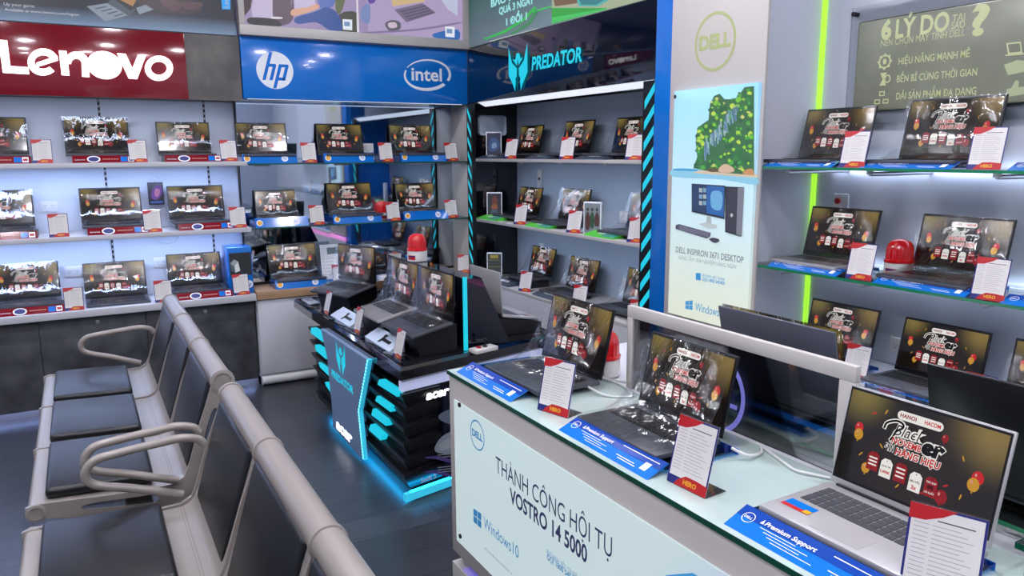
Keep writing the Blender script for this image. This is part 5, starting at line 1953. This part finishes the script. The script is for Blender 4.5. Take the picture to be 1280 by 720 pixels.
def make_bench():
    t = thing('waiting_bench', '', 'bench')
    pitch_ = .51

    def prof():
        pts = [(-.186, .448), (-.205, .452), (-.216, .466), (-.212, .482), (-.196, .49), (-.15, .484), (0, .474), (.12, .468), (.175, .468), (.205, .478), (.222, .5), (.24, .545), (.275, .65), (.315, .77)]
        return [(v[0], v[2]) for v in curve([(p[0], 0, p[1]) for p in pts], 3)]
    P = prof()
    arm = [(.262, .635), (.245, .655), (.20, .667), (.14, .664), (.02, .654), (-.03, .645), (-.055, .618), (-.052, .588), (-.02, .566), (.06, .54), (.19, .49)]
    M_perf = noise_col(mat('perforated_steel', '#9a938d', .32, metal=.15), '#969089', '#9f9892', 3)
    nt, N, L, bb = nodes(M_perf)
    tc = N.new('ShaderNodeTexCoord')
    vo = N.new('ShaderNodeTexVoronoi')
    vo.inputs['Scale'].default_value = 130
    vo.inputs['Randomness'].default_value = 0
    rp = N.new('ShaderNodeMath')
    rp.operation = 'LESS_THAN'
    rp.inputs[1].default_value = .22
    mx = N.new('ShaderNodeMix')
    mx.data_type = 'RGBA'
    mx.inputs[7].default_value = C('#4a494c')
    old = bb.inputs['Base Color'].links[0].from_socket
    L.new(tc.outputs['Object'], vo.inputs['Vector'])
    L.new(vo.outputs['Distance'], rp.inputs[0])
    L.new(rp.outputs[0], mx.inputs[0])
    L.new(old, mx.inputs[6])
    L.new(mx.outputs[2], bb.inputs['Base Color'])
    for i in range(3):
        ya, yb = i * pitch_ + .016, (i + 1) * pitch_ - .004
        s = MB()
        th = .006
        n = len(P)
        vs = []
        for k_, (x, z) in enumerate(P):
            x2, z2 = P[min(k_ + 1, n - 1)]
            x1_, z1_ = P[max(k_ - 1, 0)]
            d = Vector((x2 - x1_, 0, z2 - z1_)).normalized()
            nn = Vector((-d.z, 0, d.x))
            for y in (ya, yb):
                vs.append((x, y, z))
            for y in (ya, yb):
                vs.append((x - nn.x * th, y, z - nn.z * th))
        fs = []
        for k_ in range(n - 1):
            a_ = k_ * 4
            fs += [(a_, a_ + 1, a_ + 5, a_ + 4), (a_ + 3, a_ + 2, a_ + 6, a_ + 7), (a_ + 2, a_, a_ + 4, a_ + 6), (a_ + 1, a_ + 3, a_ + 7, a_ + 5)]
        fs += [(0, 2, 3, 1), ((n - 1) * 4, (n - 1) * 4 + 1, (n - 1) * 4 + 3, (n - 1) * 4 + 2)]
        s.add(vs, fs, M_perf)
        so = s.build('seat_shell', t)
        MB().cyl((-.194, ya, .468), (-.194, yb, .468), .021, M_steel, 18).build('front_roll', so)
        MB().cyl((.345, ya - .006, .785), (.345, yb + .002, .785), .034, M_steel, 24).build('top_roll', so)
        # cushions
        sp = MB().box(-.17, .125, ya + .022, yb - .022, 0, .034, M_leather, .014, Matrix.Translation((0, 0, .478)) @ Matrix.Rotation(R(2.6), 4, 'Y'), 4)
        sp.build('seat_cushion', t)
        bp = MB().box(-.012, .026, ya + .022, yb - .022, 0, .3, M_leather, .012, Matrix.Translation((.232, 0, .495)) @ Matrix.Rotation(R(16.5), 4, 'Y'), 4)
        bp.build('back_cushion', t)
    # side plates with slots between and beside the seats
    outer = [(.325, .80), (.37, .76), (.345, .66), (.315, .55), (.285, .455), (.26, .40), (.2, .39), (.06, .405), (-.1, .43), (-.165, .444), (-.205, .444), (-.222, .462), (-.22, .486), (-.2, .494), (-.12, .488), (.0, .478), (.12, .472), (.18, .474), (.21, .49), (.225, .52), (.27, .66)]
    slot1 = [(.285, .57), (.31, .60), (.328, .68), (.318, .70), (.302, .68), (.275, .59)]
    slot2 = [(-.07, .448), (.08, .425), (.13, .425), (.12, .45), (.06, .456), (-.06, .464)]
    vs0, fs0 = shape_geom([outer, smooth(slot1, 3), smooth(slot2, 3)])
    for i in range(4):
        y = i * pitch_
        m = MB()
        for yy, fl in ((y, False), (y + .012, True)):
            vv = [(a_, yy, b_) for a_, b_, _ in vs0]
            m.add(vv, [f_[::-1] if fl else f_ for f_ in fs0], M_steel)
        for lp in (outer, smooth(slot1, 3), smooth(slot2, 3)):
            n = len(lp)
            vv = [(a_, y, b_) for a_, b_ in lp] + [(a_, y + .012, b_) for a_, b_ in lp]
            m.add(vv, [(k_, (k_ + 1) % n, (k_ + 1) % n + n, k_ + n) for k_ in range(n)], M_steel)
        so = m.build('side_plate', t, smooth=False)
        for (x, z, r_) in ((.345, .785, .038), (-.194, .468, .026)):
            MB().lathe([(r_, 0), (r_, .014), (r_ * .72, .016), (r_ * .70, .012), (0.001, .012)], M_steel, n=22, M=Matrix.Translation((x, y + .012 - .003, z)) @ Matrix.Rotation(PI / 2, 4, 'X')).build('end_cap', so)
    for y in (-.02, 3 * pitch_ + .03):
        MB().tube(curve([(x, y, z) for x, z in arm], 5), .0125, M_steel, 12).build('armrest', t)
    MB().box(.04, .12, .05, 3 * pitch_ - .04, .36, .4, M_steel, .008).build('beam', t)
    for y in (.3, 1.2):
        lg = MB()
        lg.box(.06, .1, y - .025, y + .025, .04, .36, M_steel, .006)
        lg.tube(curve([(-.22, y, .015), (-.05, y, .05), (.08, y, .065), (.2, y, .05), (.34, y, .015)], 4), .02, M_steel, 12)
        lo_ = lg.build('leg', t)
        for x in (-.22, .34):
            MB().lathe([(.026, 0), (.026, .008), (.012, .012)], M_blackm, (x, y, 0), 14).build('foot', lo_)
    return t


bn = make_bench()
place(bn, (0, 2.495, 0), 0, 'three-seat steel waiting bench with black cushions, farther one near red-sign cabinet', 'steel waiting benches')
place(bn, (0, .80, 0), 0, 'three-seat steel waiting bench with black cushions, nearer one cut by frame', 'steel waiting benches')

# ============================================================== rendering
w = bpy.data.worlds.new('world')
SC.world = w
w.use_nodes = True
w.node_tree.nodes['Background'].inputs[0].default_value = (.55, .6, .7, 1)
w.node_tree.nodes['Background'].inputs[1].default_value = .3
SC.view_settings.view_transform = 'Standard'
SC.view_settings.look = 'None'
SC.view_settings.gamma = 1
SC.view_settings.use_curve_mapping = False
SC.view_settings.exposure = 0
SC.cycles.max_bounces = 8
SC.cycles.transparent_max_bounces = 16
SC.cycles.caustics_reflective = False
SC.cycles.caustics_refractive = False
SC.cycles.sample_clamp_indirect = 6
SC.cycles.use_denoising = True
